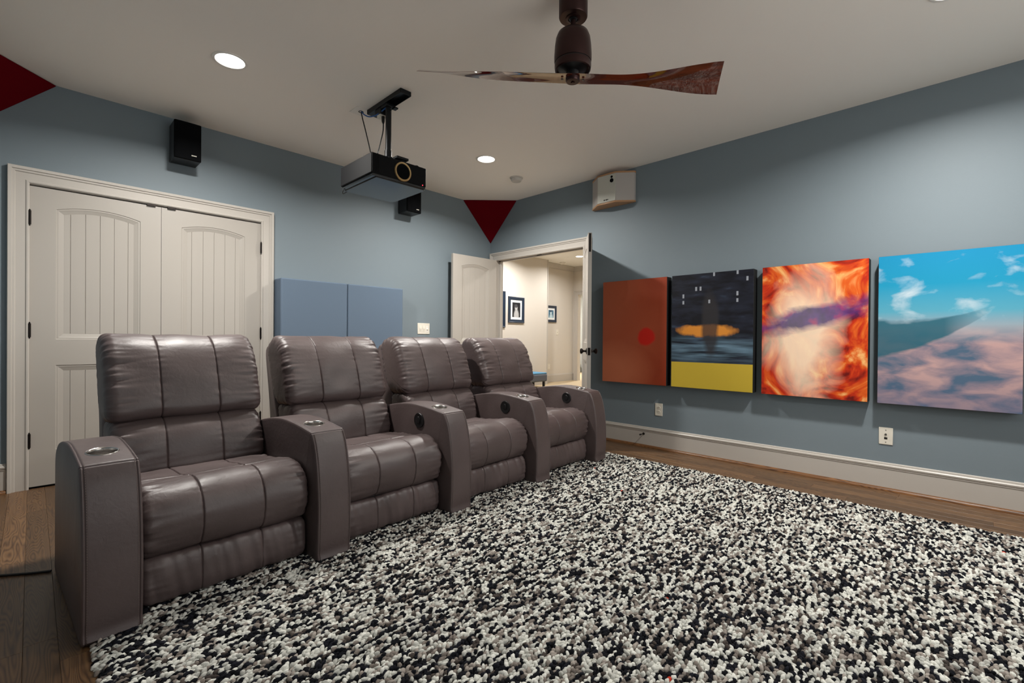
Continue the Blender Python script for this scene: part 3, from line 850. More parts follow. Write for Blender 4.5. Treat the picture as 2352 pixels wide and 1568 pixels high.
def N_blob(nt, y, z, cy, cz, ry, rz, wob=None, amt=.3, soft=.25):
    a = N_math(nt, 'POWER', N_math(nt, 'ABSOLUTE', N_math(nt, 'DIVIDE', N_math(nt, 'SUBTRACT', y, cy), ry)), 2)
    b = N_math(nt, 'POWER', N_math(nt, 'ABSOLUTE', N_math(nt, 'DIVIDE', N_math(nt, 'SUBTRACT', z, cz), rz)), 2)
    d = N_math(nt, 'SQRT', N_math(nt, 'ADD', a, b))
    if wob is not None: d = N_math(nt, 'ADD', d, N_math(nt, 'MULTIPLY', N_math(nt, 'SUBTRACT', wob, .5), amt))
    return N_math(nt, 'DIVIDE', N_math(nt, 'SUBTRACT', 1+soft, d), soft*2, clamp=True)
# local canvas coordinates: y from -.345 (right, as seen) to .345 (left), z from -.51 to .51
def art1(nt, v, y, z):
    n = N_noise(nt, v, 2.2, 2)
    g = N_math(nt, 'ADD', N_math(nt, 'MULTIPLY', N_math(nt, 'ADD', y, .345), .85), N_math(nt, 'MULTIPLY', n, .5))
    c = N_ramp(nt, g, [(0.1, srgb(138, 46, 20)), (.45, srgb(160, 74, 46)), (.8, srgb(166, 88, 60))])
    b2 = N_blob(nt, y, z, .22, -.40, .30, .22, N_noise(nt, v, 3), .5, .5)
    c = N_mix(nt, N_math(nt, 'MULTIPLY', b2, .6), c, srgb(206, 122, 86))
    b = N_blob(nt, y, z, -.14, -.05, .085, .085, N_noise(nt, v, 9), .5, .15)
    return N_mix(nt, b, c, srgb(196, 34, 22))
def art2(nt, v, y, z):
    n = N_noise(nt, v, 6, 5, 0, (1, .8, 3))
    c = N_ramp(nt, n, [(.40, srgb(12, 13, 22)), (.62, srgb(30, 34, 48)), (.8, srgb(60, 76, 96))])
    st = N_noise(nt, v, 5, 3, 0, (1, .5, 7), (0, 2, 1))
    band = N_math(nt, 'MULTIPLY', N_blob(nt, y, z, 0, -.16, .6, .10, None, 0, .5), N_math(nt, 'MULTIPLY_ADD', st, 2.2, -.75, clamp=True))
    c = N_mix(nt, band, c, srgb(110, 140, 160))
    o = N_blob(nt, y, z, .04, .005, .24, .05, N_noise(nt, v, 12, 3, 0, (1, 1, 1)), .9, .2)
    c = N_mix(nt, o, c, srgb(206, 132, 48))
    dk = N_blob(nt, y, z, -.0, .06, .07, .27, N_noise(nt, v, 7), .5, .2)
    c = N_mix(nt, N_math(nt, 'MULTIPLY', dk, .85), c, srgb(44, 42, 44))
    # scattered small pale rectangles in the upper part
    gy, gz = N_math(nt, 'MULTIPLY', y, 26), N_math(nt, 'MULTIPLY', z, 17)
    wn_ = nt.nodes.new('ShaderNodeTexWhiteNoise'); wn_.noise_dimensions = '2D'
    cx_ = nt.nodes.new('ShaderNodeCombineXYZ')
    nt.links.new(N_math(nt, 'FLOOR', gy), cx_.inputs[0]); nt.links.new(N_math(nt, 'FLOOR', gz), cx_.inputs[1]); nt.links.new(cx_.outputs[0], wn_.inputs['Vector'])
    cell = N_math(nt, 'MULTIPLY', N_math(nt, 'LESS_THAN', N_math(nt, 'FRACT', gy), .42), N_math(nt, 'LESS_THAN', N_math(nt, 'FRACT', gz), .6))
    up = N_math(nt, 'MULTIPLY', N_math(nt, 'MULTIPLY', cell, N_math(nt, 'GREATER_THAN', wn_.outputs['Value'], .86)), N_math(nt, 'GREATER_THAN', z, .24))
    c = N_mix(nt, N_math(nt, 'MULTIPLY', up, .6), c, srgb(190, 196, 206))
    return N_mix(nt, N_math(nt, 'LESS_THAN', z, -.275), c, srgb(186, 160, 52))
def art3(nt, v, y, z):
    n = N_noise(nt, v, 3.2, 6, 2.6)
    c = N_ramp(nt, n, [(.34, srgb(104, 14, 8)), (.47, srgb(190, 46, 12)), (.58, srgb(218, 96, 28)), (.71, srgb(240, 180, 110))])
    p = N_blob(nt, y, z, .05, -.05, .20, .40, N_noise(nt, v, 3, 4, 1.0), 1.3, .45)
    c = N_mix(nt, N_math(nt, 'MULTIPLY', p, .85), c, srgb(250, 226, 196))
    # one loose indigo band brushed across the upper third
    sl = N_math(nt, 'ADD', z, N_math(nt, 'MULTIPLY', y, .22))
    b = N_blob(nt, y, sl, .0, .10, .42, .075, N_noise(nt, v, 5, 5, .6, (1, 1, 2)), 1.6, .35)
    ic = N_ramp(nt, N_noise(nt, v, 9, 3, 0, (1, 1, 1), (0, 4, 3)), [(.35, srgb(20, 34, 96)), (.55, srgb(60, 44, 122)), (.7, srgb(150, 40, 110))])
    return N_mix(nt, N_math(nt, 'MULTIPLY', b, .85), c, ic)
def art4(nt, v, y, z):
    sky = N_ramp(nt, N_math(nt, 'ADD', z, .5), [(.50, srgb(158, 162, 170)), (.62, srgb(84, 160, 184)), (.8, srgb(22, 142, 180)), (1, srgb(12, 132, 176))])
    cl_ = N_math(nt, 'MULTIPLY_ADD', N_noise(nt, v, 4.5, 6, .3, (1, 1, 1.7), (0, 3, 1)), 4.5, -2.45, clamp=True)
    sky = N_mix(nt, N_math(nt, 'MULTIPLY', cl_, .85), sky, srgb(204, 214, 220))
    low = N_ramp(nt, N_noise(nt, v, 5, 7, .4, (1, 1, 2.4), (0, 1, 7)), [(.34, srgb(76, 100, 124)), (.5, srgb(146, 128, 138)), (.64, srgb(186, 152, 150))])
    f = N_math(nt, 'DIVIDE', N_math(nt, 'SUBTRACT', .03, z), .12, clamp=True)
    c = N_mix(nt, f, sky, low)
    deep = N_math(nt, 'DIVIDE', N_math(nt, 'SUBTRACT', -.30, z), .3, clamp=True)
    c = N_mix(nt, N_math(nt, 'MULTIPLY', deep, .75), c, srgb(78, 94, 126))
    # broad teal brush sweep rising to the right
    yl = N_math(nt, 'SUBTRACT', .345, y)
    cen = N_math(nt, 'MULTIPLY_ADD', N_math(nt, 'POWER', N_math(nt, 'MAXIMUM', yl, 0), 2), .62, -.06)
    wid = N_math(nt, 'MULTIPLY_ADD', yl, -.24, .15)
    d = N_math(nt, 'DIVIDE', N_math(nt, 'ABSOLUTE', N_math(nt, 'SUBTRACT', z, cen)), wid)
    d = N_math(nt, 'ADD', d, N_math(nt, 'MULTIPLY', N_math(nt, 'SUBTRACT', N_noise(nt, v, 6, 3, 0, (1, 1, 3)), .5), .5))
    sw = N_math(nt, 'MULTIPLY', N_math(nt, 'DIVIDE', N_math(nt, 'SUBTRACT', 1.0, d), .2, clamp=True), N_math(nt, 'DIVIDE', N_math(nt, 'SUBTRACT', .56, yl), .22, clamp=True))
    return N_mix(nt, N_math(nt, 'MULTIPLY', sw, .92), c, srgb(30, 92, 110))
CANV = [((2.712, 2.021), art1, 'orange brown canvas with a red spot, nearest the door', 'print_1'),
        ((1.973, 1.277), art2, 'dark night-blue canvas with an ochre yellow band below', 'print_2'),
        ((1.213, .528), art3, 'fiery orange canvas with cream middle and indigo streak', 'print_3'),
        ((.475, -.209), art4, 'turquoise and pink cloud canvas at the right picture edge', 'print_4')]
for (ya, yb), fn, lab, nm in CANV:
    D = .09; zc = 1.115
    yc = (ya+yb)/2; hw = (ya-yb)/2; hh = .503
    t = empty('canvas_print', (XB-D, yc, zc)); tag(t, lab, 'canvas print', 'four canvas prints on the right wall')
    MB().box((.0015, -hw, -hh), (D-.004, hw, hh)).build('stretcher', 'canvasside', t, bevel=.003)
    MB().box((-.0005, -hw+.001, -hh+.001), (.002, hw-.001, hh-.001)).build('printed_face', canvas_mat(nm, fn), t, bevel=.0008)

# ================================================================ SPEAKERS
def black_speaker(x0, label):
    w, h, d = .174, .283, .20
    t = empty('wall_speaker', (x0+w/2, YA, 2.387)); tag(t, label, 'speaker', 'black speakers on the back wall')
    MB().box((-w/2, -d+.022, 0), (w/2, -.012, h)).build('cabinet', 'black', t, bevel=.004)
    MB().box((-.04, -.014, .06), (.04, 0, .22)).build('wall_bracket', 'mount', t)
    g = MB().prism([(-w/2, -d+.024), (-w/2, -d+.010), (-w/2+.006, -d+.003), (-w/4, -d), (w/4, -d), (w/2-.006, -d+.003), (w/2, -d+.010), (w/2, -d+.024)], 'z', .002, h-.002)
    g.build('grille', 'grille', t, smooth=True, auto=50)
    bd = MB()
    for i in range(4):
        bd.box((.022+i*.0085, -d-.001, .030), (.0285+i*.0085, -d+.002, .037))
    bd.build('maker_badge', 'plate', t)
black_speaker(.749, 'black wall speaker above the closet doors')
black_speaker(2.794, 'black wall speaker partly hidden behind the projector')
# pale corner-cut speaker on the right wall
t = empty('wall_speaker', (XB, 2.648, 2.395)); tag(t, 'pale grey surround speaker with wooden caps, above the canvases', 'speaker')
D = .145
def hexa(g=0): return [(-.002, .25-g), (-.03, .25-g), (-D+g, .108-g*.4), (-D+g, -.108+g*.4), (-.03, -.25+g), (-.002, -.25+g)]
MB().prism(hexa(0), 'z', 0, .017).build('bottom_cap', 'spkwood', t, bevel=.002)
MB().prism(hexa(0), 'z', .288, .305).build('top_cap', 'spkwood', t, bevel=.002)
MB().prism(hexa(.004), 'z', .017, .288).build('cabinet', 'spkcloth', t)
MB().box((-D-.002, -.104, .018), (-D+.006, .104, .287)).build('front_baffle', 'spkgrey', t, bevel=.002)
for yy, zz, r in ((-.062, .222, .020), (-.062, .258, .0115)):
    MB().lathe([(r, .001), (r, -.004), (r*.8, -.005), (r*.5, -.002), (.001, -.001)], (-D-.001, yy, zz), 24, 'x').build('driver', 'grille', t, smooth=True)
bd = MB()
for i in range(4): bd.box((-D-.003, .018-i*.014, .034+(i % 2)*.003), (-D, .029-i*.014, .046-(i % 2)*.002))
bd.build('maker_badge', 'grille', t)

# ================================================================ CORNER BASS TRAPS (dark red)
def trap(name, corner, sx, label):
    L = .472; z = CEIL-.002; cx, cy = corner
    a = Vector((cx+sx*L, cy-.002, z)); b = Vector((cx+sx*.002, cy-L, z)); c = Vector((cx+sx*.002, cy-.002, z-L))
    k = Vector((cx+sx*.002, cy-.002, z))
    o = MB().add([a, b, c, k], [(0, 1, 2), (0, 3, 1), (1, 3, 2), (2, 3, 0)]).build(name, 'red', None, bevel=.006, origin=tuple(k))
    tag(o, label, 'acoustic panel', 'red corner panels under the ceiling')
trap('corner_panel', (XB, YA), -1, 'dark red triangular corner panel above the open double door')
trap('corner_panel', (XL, YA), 1, 'dark red triangular corner panel at the upper left picture edge')

# ================================================================ BLUE ACOUSTIC PANELS
for x0, lab in ((1.530, 'left of two blue fabric acoustic panels on the back wall'), (2.152, 'right of two blue fabric acoustic panels on the back wall')):
    o = MB().box((x0, YA-.162, .335), (x0+.616, YA-.002, 1.556)).build('acoustic_panel', 'panel', None, bevel=.012, origin=(x0+.308, YA, .335), seg=3)
    tag(o, lab, 'acoustic panel', 'blue acoustic panels')

# ================================================================ SWITCH AND OUTLET PLATES
def plate_on_back(xc, zc, w, h, name, label, cat):
    t = empty(name, (xc, YA, zc)); tag(t, label, cat)
    MB().box((-w/2, -.006, -h/2), (w/2, 0, h/2)).build('cover_plate', 'plate', t, bevel=.003)
    return t
t = plate_on_back(3.143, 1.143, .165, .125, 'light_switch', 'ivory triple light switch on the back wall beside the door', 'light switch')
for i, xx in enumerate((-.046, 0, .046)):
    MB().box((xx-.0165, -.0072, -.035), (xx+.0165, -.0055, .035)).build('switch_recess', 'slot' if 0 else 'whiteplastic', t)
    if i < 2: MB().prism([(-.0072, -.033), (-.0115, .0), (-.0075, .033), (-.005, .033), (-.005, -.033)], 'x', xx-.0145, xx+.0145).build('rocker', 'plate', t)
    else: MB().prism([(-.006, -.014), (-.018, -.010), (-.016, -.002), (-.006, .006)], 'x', xx-.007, xx+.007).build('slider', 'plate', t)
def plate_on_right(yc, zc, w, h, name, label, cat):
    t = empty(name, (XB, yc, zc)); tag(t, label, cat)
    MB().box((-.006, -w/2, -h/2), (0, w/2, h/2)).build('cover_plate', 'plate', t, bevel=.003)
    return t
t = plate_on_right(2.134, .374, .076, .119, 'wall_outlet', 'ivory duplex outlet low on the wall under the canvases', 'outlet')
for zz in (-.020, .020):
    o = MB().prism([(.0165*math.cos(a), zz+.0145*math.sin(a)) for a in [math.pi*2*k/20 for k in range(20)]], 'x', -.0085, -.005).build('socket', 'plate', t, bevel=.001)
    MB().box((-.0092, .004, zz-.004), (-.0084, .0065, zz+.006)).box((-.0092, -.0075, zz-.005), (-.0084, -.005, zz+.007)).build('slots', 'slot', o)
t = plate_on_right(.434, .377, .078, .119, 'data_plate', 'ivory wall plate with coax and data jacks, right end of the wall', 'wall plate')
MB().lathe([(.0065, -.006), (.0065, -.011), (.0045, -.011), (.0045, -.02), (.001, -.02)], (0, 0, .012), 12, 'x').build('coax_jack', 'screwhead', t)
MB().box((-.0072, -.009, -.022), (-.0055, .009, -.008)).build('data_jack', 'slot', t)
for zz in (.042, -.042): MB().lathe([(.003, -.006), (.003, -.0075), (.001, -.0078)], (0, 0, zz), 10, 'x').build('screw', 'screwhead', t)
# door stop on the baseboard
t = empty('door_stop', (XB-.015, 2.283, .125)); tag(t, 'small dark door stop sticking out of the white baseboard', 'door stop')
MB().lathe([(.012, 0), (.012, -.004), (.005, -.008)], (0, 0, 0), 14, 'x').build('rose', 'bronze', t, smooth=True)
MB().tube([(-.004, 0, 0), (-.062, 0, 0)], .0042, 8).build('rod', 'bronze', t, smooth=True)
MB().lathe([(.001, -.074), (.007, -.073), (.0085, -.068), (.0085, -.060), (.006, -.058)], (0, 0, 0), 12, 'x').build('rubber_tip', 'black', t, smooth=True)

# ================================================================ SMOKE DETECTOR
t = empty('smoke_detector', (3.592, 3.478, CEIL)); tag(t, 'round white smoke detector on the ceiling near the corner', 'smoke detector')
MB().lathe([(.070, 0), (.070, -.008), (.066, -.011), (.058, -.011)], (0, 0, 0), 36).build('base_ring', 'detector', t, smooth=True)
MB().lathe([(.058, -.010), (.0565, -.030), (.050, -.040), (.020, -.043), (.001, -.043)], (0, 0, 0), 36).build('cover', 'detector', t, smooth=True)

# ================================================================ PROJECTOR, MOUNT, CABLES
PX, PY = 1.800, 3.032
t = empty('projector_mount', (PX, PY, CEIL)); tag(t, 'black steel ceiling mount holding the projector', 'mount')
p = MB(); p.box((-.042, -.225, -.004), (.042, .235, 0)); p.box((-.042, -.225, -.032), (-.037, .235, -.003)); p.box((.037, -.225, -.032), (.042, .235, -.003)); p.box((-.042, -.225, -.032), (.042, -.220, -.003)); p.box((-.042, .230, -.032), (.042, .235, -.003))
p.box((-.040, -.02, -.034), (.040, .235, -.028))
p.build('ceiling_plate', 'mount', t, bevel=.0015)
MB().box((-.035, -.035, -.050), (.035, .045, -.030)).box((.02, -.05, -.058), (.05, -.01, -.046)).build('pole_collar', 'mount', t, bevel=.003)
MB().tube([(0, 0, -.04), (0, 0, -.418)], .0205, 20).build('pole', 'mount', t, smooth=True, auto=50)
MB().lathe([(.0255, -.36), (.0255, -.41)], (0, 0, 0), 20).lathe([(.032, -.405), (.032, -.428)], (0, 0, 0), 20).build('pole_sleeve', 'mount', t, smooth=True)
b = MB(); b.box((-.07, -.075, -.452), (.075, .075, -.440)); b.box((-.025, -.055, -.440), (.03, .045, -.418)); b.box((.0, -.12, -.437), (.095, -.045, -.420))
b.build('head_bracket', 'mount', t, bevel=.003)
for dx, dy in ((-.15, -.10), (.16, -.12), (-.14, .17), (.15, .17)):
    MB().tube([(dx*.35, dy*.35, -.450), (dx, dy, -.462)], .008, 8).lathe([(.016, -.470), (.016, -.455)], (dx, dy, 0), 12).build('spider_arm', 'mount', t, smooth=True)
MB().box((-.033, .052, -.078), (.028, .135, -.034)).build('surge_box', 'mount', t, bevel=.004)
MB().box((-.0335, .058, -.104), (.02, .105, -.080)).build('receptacle', 'plate', t, bevel=.003)
MB().tube([(-.012, .055, -.098), (-.012, .052, -.135), (-.012, .050, -.150)], .010, 10, radii=[.012, .011, .006]).build('plug', 'cable', t, smooth=True)
for zz in (-.06, -.082): MB().lathe([(.003, 0), (.003, -.002), (.001, -.0024)], (.004, -.0205, zz), 8, 'y').build('bolt', 'screwhead', t)
# ceiling outlet plate with the cables
t = empty('ceiling_plate', (1.735, 3.325, CEIL)); tag(t, 'square white ceiling plate where the projector cables come out', 'ceiling plate')
MB().box((-.058, -.058, -.005), (.058, .058, 0)).build('cover_plate', 'whiteplastic', t, bevel=.002)
MB().lathe([(.018, -.004), (.019, -.007), (.012, -.006), (.010, -.003)], (.0, -.01, 0), 20).build('cable_hole', 'slot', t, smooth=True)
def curve_pts(P, n=8):
    P = [Vector(p) for p in P]; out = []
    for i in range(len(P)-1):
        a, b_, c, d_ = P[max(i-1, 0)], P[i], P[i+1], P[min(i+2, len(P)-1)]
        for k in range(n):
            s = k/n; out.append(.5*((2*b_)+(c-a)*s+(2*a-5*b_+4*c-d_)*s*s+(3*b_-a-3*c+d_)*s**3))
    out.append(P[-1]); return out
cb_ = MB().tube(curve_pts([(1.735, 3.312, CEIL-.004), (1.737, 3.30, CEIL-.05), (1.752, 3.26, 2.55), (1.766, 3.22, 2.40), (1.770, 3.20, 2.285)]), .0042, 7).build('projector_cable', 'cable', None, smooth=True, origin=(1.735, 3.312, CEIL))
tag(cb_, 'thin black cable hanging from the ceiling plate to the projector', 'cable')
cb_ = MB().tube(curve_pts([(1.788, 3.082, CEIL-.150), (1.786, 3.084, CEIL-.21), (1.770, 3.10, CEIL-.31), (1.758, 3.11, CEIL-.38), (1.760, 3.11, 2.285)]), .0042, 7).build('projector_cable', 'cable', None, smooth=True, origin=(1.788, 3.082, CEIL-.15))
tag(cb_, 'black power cord running from the mount socket down beside the pole', 'cable')
cb_ = MB().tube(curve_pts([(1.736, 3.312, CEIL-.004), (1.742, 3.27, CEIL-.042), (1.757, 3.22, CEIL-.066), (1.768, 3.13, CEIL-.074), (1.785, 3.04, CEIL-.048)]), .0045, 7).build('network_cable', 'bluecable', None, smooth=True, origin=(1.736, 3.312, CEIL))
tag(cb_, 'blue cable looping under the projector mount', 'cable')
# projector body
t = empty('projector', (PX, 2.85, 2.105)); tag(t, 'black home theatre projector with gold lens ring hanging from the ceiling', 'projector')
pw, pd, ph = .23, .47, .165
X0, X1 = -.232, .222
b = MB().prism([(X0, .006), (X0+.004, 0), (X1-.022, 0), (X1, .045), (X1, pd-.03), (X1-.03, pd), (X0+.03, pd), (X0, pd-.03)], 'z', .022, ph-.008)
b.build('housing', 'projbody', t, bevel=.005)
MB().prism([(X0+.012, .018), (X1-.03, .018), (X1-.012, .05), (X1-.012, pd-.035), (X1-.035, pd-.012), (X0+.035, pd-.012), (X0+.012, pd-.035)], 'z', ph-.010, ph).build('top_cover', 'projbody', t, bevel=.004)
o = MB().prism([(X0+.010, .004), (X1-.024, .004), (X1-.006, .045), (X1-.006, pd-.034), (X1-.034, pd-.006), (X0+.034, pd-.006), (X0+.010, pd-.034)], 'z', .006, .024).build('bottom_shell', 'projbase', t, bevel=.003)
MB().prism([(X0+.040, .010), (X1-.030, .010), (X1-.016, .048), (X1-.016, pd-.038), (X1-.040, pd-.014), (X0+.04, pd-.014)], 'z', .0, .0065).build('bottom_tray', 'projbase', t, bevel=.002)
for i in range(7): MB().box((X0+.006+i*.0075, -.0022, .03), (X0+.010+i*.0075, .004, ph-.012)).build('vent_fin', 'projbody', t)
LZ = .083
MB().lathe([(.052, 0), (.052, -.006), (.0545, -.010), (.062, -.011), (.0655, -.008), (.0665, 0)], (.006, 0, LZ), 48, 'y').build('lens_ring', 'gold', t, smooth=True, auto=30)
MB().lathe([(.052, -.006), (.048, .002), (.042, .010), (.040, .012)], (.006, -.001, LZ), 40, 'y').build('lens_barrel', 'grille', t, smooth=True)
MB().lathe([(.052, -.003), (.038, -.0045), (.02, -.006), (.001, -.0065)], (.006, 0, LZ), 40, 'y').build('lens_glass', 'lens', t, smooth=True, auto=80)
MB().lathe([(.0028, 0), (.0028, -.002), (.001, -.0025)], (X1-.05, 0, .030), 10, 'y').build('indicator_led', 'led', t)
MB().tube(curve_pts([(X0+.02, pd-.05, .01), (X0+.015, pd-.03, -.012), (X0+.03, pd-.008, -.018), (X0+.06, pd-.005, .004)]), .003, 6).build('cable_loop', 'cable', t, smooth=True)

# ================================================================ CEILING FAN (two blades)
FX, FY = 1.865, 1.425
t = empty('ceiling_fan', (FX, FY, CEIL)); tag(t, 'bronze ceiling fan with two glossy mahogany blades', 'ceiling fan')
MB().lathe([(.069, 0), (.070, -.02), (.070, -.120), (.067, -.126), (.042, -.127), (.031, -.127), (.031, -.118)], (0, 0, 0), 48).build('canopy', 'fanmetal', t, smooth=True)
MB().lathe([(.036, -.127), (.036, -.130), (.025, -.132), (.023, -.125)], (0, 0, 0), 32).build('canopy_ring', 'fanmetal', t, smooth=True)
MB().lathe([(.001, -.116), (.020, -.118), (.021, -.132), (.013, -.138)], (0, 0, 0), 24).build('hanger_ball', 'black', t, smooth=True)
MB().lathe([(.0125, -.12), (.0125, -.20)], (0, 0, 0), 20).build('downrod', 'fanmetal', t, smooth=True)
MB().lathe([(.014, -.189), (.034, -.190), (.060, -.194), (.075, -.205), (.084, -.228), (.089, -.265), (.0915, -.31), (.0915, -.335), (.0895, -.346)], (0, 0, 0), 56).build('motor_housing', 'fanmetal', t, smooth=True, auto=60)
MB().lathe([(.087, -.345), (.087, -.352)], (0, 0, 0), 48).build('housing_gap', 'black', t, smooth=True)
MB().lathe([(.0895, -.352), (.0895, -.366), (.087, -.382), (.081, -.385), (.077, -.376), (.045, -.372)], (0, 0, 0), 56).build('lower_rim', 'fanmetal', t, smooth=True)
MB().lathe([(.076, -.376), (.055, -.384), (.032, -.392), (.030, -.416)], (0, 0, 0), 40).build('rotor_neck', 'black', t, smooth=True)
HZ = -.419
MB().lathe([(.034, HZ+.006), (.034, HZ-.016), (.031, HZ-.020), (.010, HZ-.021), (.010, HZ-.017), (.006, HZ-.017), (.006, HZ-.026), (.001, HZ-.026)], (0, 0, 0), 36).build('hub_cap', 'fanmetal', t, smooth=True, auto=40)
BA = -yaw + math.radians(2)
def blade(sgn):
    NS, NC = 44, 18
    top, bot = [], []
    for i in range(NS+1):
        s = i/NS; r = .01+.745*s
        q_ = min(max((s-.25)/.7, 0), 1); q_ = q_*q_*(3-2*q_)
        tw = math.radians(1+28*q_)
        lead = .047+.044*q_-.006*s*(1-s)*4
        trail = .047+.032*q_-.006*s*(1-s)*4
        for j in range(NC+1):
            c = -trail+(lead+trail)*j/NC
            rr_ = r
            if s > .85: rr_ = r-(.035*(s-.85)/.15)*(.5+c/.09*.5)          # slanted tip
            camber = .006*(1-((c+trail)/(lead+trail)*2-1)**2)
            thick = .0075*(1-abs((c+trail)/(lead+trail)*2-1)**3)*(1-.45*s)+.0012
            y_ = c*math.cos(tw); z_ = c*math.sin(tw)+camber
            # chord axis runs toward -y (viewer side) when positive turn
            top.append((sgn*rr_, sgn*-y_, HZ+.012*0+z_+thick/2-.004+.016*s*s))
            bot.append((sgn*rr_, sgn*-y_, HZ+z_-thick/2-.004+.016*s*s))
    n1 = NC+1
    fs = []
    nT = len(top)
    for i in range(NS):
        for j in range(NC):
            a = i*n1+j
            fs.append((a, a+1, a+n1+1, a+n1)); fs.append((nT+a, nT+a+n1, nT+a+n1+1, nT+a+1))
        fs.append((i*n1, (i+1)*n1, nT+(i+1)*n1, nT+i*n1)); fs.append((i*n1+NC, nT+i*n1+NC, nT+(i+1)*n1+NC, (i+1)*n1+NC))
    fs.append(tuple(j for j in range(n1)) + tuple(nT+j for j in range(n1))[::-1]); e = NS*n1
    fs.append(tuple(e+j for j in range(n1))[::-1] + tuple(nT+e+j for j in range(n1)))
    o = MB().add(top+bot, fs).build('blade', 'blade', t, smooth=True, auto=50)
    o.rotation_euler = (0, 0, BA)
    sc_ = MB().lathe([(.006, 0), (.006, -.004), (.001, -.005)], (sgn*.052, 0, HZ-.007), 10).build('blade_screw', 'screwhead', o)
    return o
blade(1); blade(-1)

# ================================================================ FLOOR CORD
o = MB().tube(curve_pts([(-.30, 3.10, .0055), (-.18, 3.02, .0055), (-.09, 2.955, .0055), (0.0, 2.895, .0055), (.062, 2.862, .0055)]), .0052, 8).build('power_cord', 'cable', None, smooth=True, origin=(-.09, 2.955, 0))
tag(o, 'black power cord lying on the oak floor left of the recliners', 'cord')

# ================================================================ HALL THINGS
def portrait(name, dark, mid, light):
    m = bpy.data.materials.new(name); m.use_nodes = True
    nt = m.node_tree; b = nt.nodes['Principled BSDF']; b.inputs['Roughness'].default_value = .4
    tc = nt.nodes.new('ShaderNodeTexCoord'); sp = nt.nodes.new('ShaderNodeSeparateXYZ'); nt.links.new(tc.outputs['Object'], sp.inputs[0])
    v = tc.outputs['Object']; x_, z_ = sp.outputs['X'], sp.outputs['Z']
    bod = N_blob(nt, x_, z_, .0, -.12, .075, .13, N_noise(nt, v, 8), .3, .2)
    hd = N_blob(nt, x_, z_, -.005, .045, .042, .055, None, 0, .15)
    hair = N_blob(nt, x_, z_, -.012, .082, .05, .038, N_noise(nt, v, 20), .5, .2)
    c = N_mix(nt, bod, dark, light); c = N_mix(nt, hd, c, light); c = N_mix(nt, hair, c, mid)
    nt.links.new(c, b.inputs['Base Color'])
    return m
def framed(xc, zc, w, h, y, fw, mw, label, pm, group='framed photographs in the hall'):
    t = empty('picture_frame', (xc, y, zc)); tag(t, label, 'picture frame', group)
    f = MB()
    for (d0, d1, p0, p1) in ((0, .2, .022, .026), (.2, .8, .018, .018), (.8, 1.0, .024, .014)):
        pass
    W2, H2 = w/2, h/2
    steps = [(0, 0), (0, -.024), (fw*.18, -.03), (fw*.35, -.024), (fw*.8, -.02), (fw, -.016), (fw, 0)]
    vs, fs = [], []
    for d, yy in steps: vs += [(-W2+d, yy, -H2+d), (W2-d, yy, -H2+d), (W2-d, yy, H2-d), (-W2+d, yy, H2-d)]
    for i in range(len(steps)-1):
        for k in range(4): fs.append((i*4+k, i*4+(k+1) % 4, (i+1)*4+(k+1) % 4, (i+1)*4+k))
    f.add(vs, fs).build('frame', 'frame', t)
    MB().box((-W2+fw, -.012, -H2+fw), (W2-fw, -.004, H2-fw)).build('mat_board', 'mat_board', t)
    MB().box((-W2+fw+mw, -.0135, -H2+fw+mw), (W2-fw-mw, -.011, H2-fw-mw)).build('photograph', pm, t)
pm1 = portrait('photo_portrait_grey', srgb(24, 26, 32), srgb(70, 70, 74), srgb(178, 178, 178))
pm2 = portrait('photo_portrait_blue', srgb(40, 100, 130), srgb(30, 70, 100), srgb(190, 214, 224))
framed(7.302, 1.662, .49, .56, H1Y, .072, .05, 'navy framed black and white portrait on the cream hall wall', pm1)
framed(6.72, 1.655, .49, .76, H1Y, .072, .05, 'navy picture frame half hidden by the left door jamb', pm1)
framed(8.78, 1.647, .40, .40, H2Y, .062, .045, 'smaller navy framed bluish portrait beyond the hall corner', pm2)
def hall_plate(xc, zc, name, label, cat, kind):
    t = empty(name, (xc, H2Y, zc)); tag(t, label, cat)
    MB().box((-.043, -.006, -.068), (.043, 0, .068)).build('cover_plate', 'plate', t, bevel=.003)
    if kind == 's': MB().prism([(-.006, -.012), (-.02, .004), (-.006, .010)], 'x', -.006, .006).build('toggle', 'plate', t)
    else:
        for zz in (-.024, .024): MB().box((-.018, -.008, zz-.016), (.018, -.005, zz+.016)).build('socket', 'whiteplastic', t, bevel=.001)
hall_plate(9.035, 1.212, 'hall_switch', 'white light switch on the far hall wall', 'light switch', 's')
hall_plate(8.728, .379, 'hall_outlet', 'white outlet low on the far hall wall', 'outlet', 'o')
t = empty('hall_bench', (7.30, 6.72, 0)); tag(t, 'grey upholstered bench with blue seat against the hall wall', 'bench')
MB().box((-.55, -.2, .135), (.45, .2, .30)).build('upholstered_body', 'bench', t, bevel=.03)
MB().box((-.54, -.19, .295), (.44, .19, .325)).build('seat_pad', 'benchtop', t, bevel=.012)
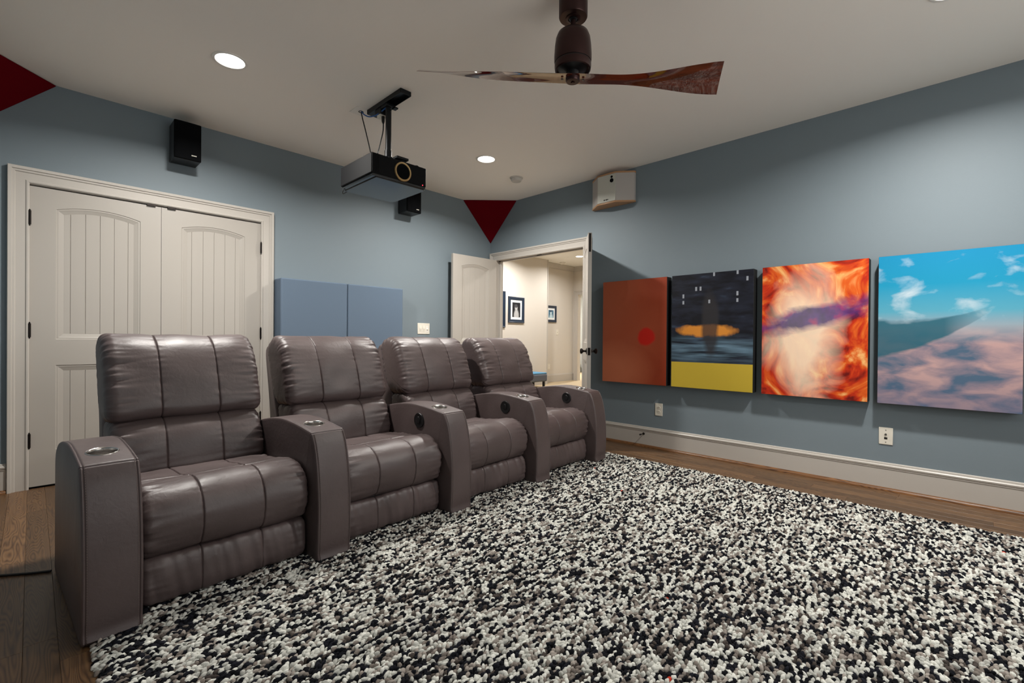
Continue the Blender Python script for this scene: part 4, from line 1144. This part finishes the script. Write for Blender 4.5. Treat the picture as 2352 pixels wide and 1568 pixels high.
for dx in (-.48, .38):
    for dy in (-.15, .15): MB().prism([(dx-.02, dy-.02), (dx+.02, dy-.02), (dx+.02, dy+.02), (dx-.02, dy+.02)], 'z', 0, .14).build('leg', 'black', t)
t = empty('hall_sensor', (8.86, 7.02, HC)); tag(t, 'small round detector on the hall ceiling', 'smoke detector')
MB().lathe([(.07, 0), (.07, -.012), (.062, -.016)], (0, 0, 0), 28).build('base_ring', 'whiteplastic', t, smooth=True)
MB().lathe([(.055, -.014), (.048, -.045), (.02, -.05), (.001, -.05)], (0, 0, 0), 28).build('cover', 'whiteplastic', t, smooth=True)
# slice of the far room: curtain and a potted plant on a small cabinet
cp = MB()
n = 60
vs = []
for i in range(n+1):
    yv = 8.0+1.1*i/n
    for z in (.05, 2.5): vs.append((12.6+.03*math.sin(i*1.3), yv, z))
cp.add(vs, [(2*i, 2*i+2, 2*i+3, 2*i+1) for i in range(n)])
o = cp.build('curtain', 'curtain', None, smooth=True, origin=(12.6, 8.5, .05)); sm = o.modifiers.new('s', 'SOLIDIFY'); sm.thickness = .004
tag(o, 'pale teal curtain in the room beyond the hall', 'curtain')
t = empty('potted_plant', (12.2, 8.62, 0)); tag(t, 'dark green potted plant in the room beyond the hall', 'plant')
MB().lathe([(.001, 0), (.16, 0), (.2, .62), (.2, .66), (.18, .66), (.17, .6), (.001, .6)], (0, 0, 0), 24).build('pot', 'benchtop', t, smooth=True)
lf = MB()
for k in range(46):
    a = rng.uniform(0, 2*math.pi); e_ = rng.uniform(.2, 1.3); ln = rng.uniform(.15, .3)
    d_ = Vector((math.cos(a)*math.cos(e_), math.sin(a)*math.cos(e_), math.sin(e_)))
    b0 = Vector((0, 0, .62)); s_ = d_.cross(Vector((0, 0, 1))).normalized()*.03
    lf.add([b0, b0+d_*ln*.5+s_, b0+d_*ln+Vector((0, 0, -.03)), b0+d_*ln*.5-s_], [(0, 1, 2, 3)])
lf.build('foliage', 'leaf', t)
downlight('far_room_light', 11.4, 7.6, HC, 'ceiling light of the room beyond the hall, hidden by the door casing', None, 90.0, 'halllamp', .16)  # lamp added out of sight so the far doorway is not dark
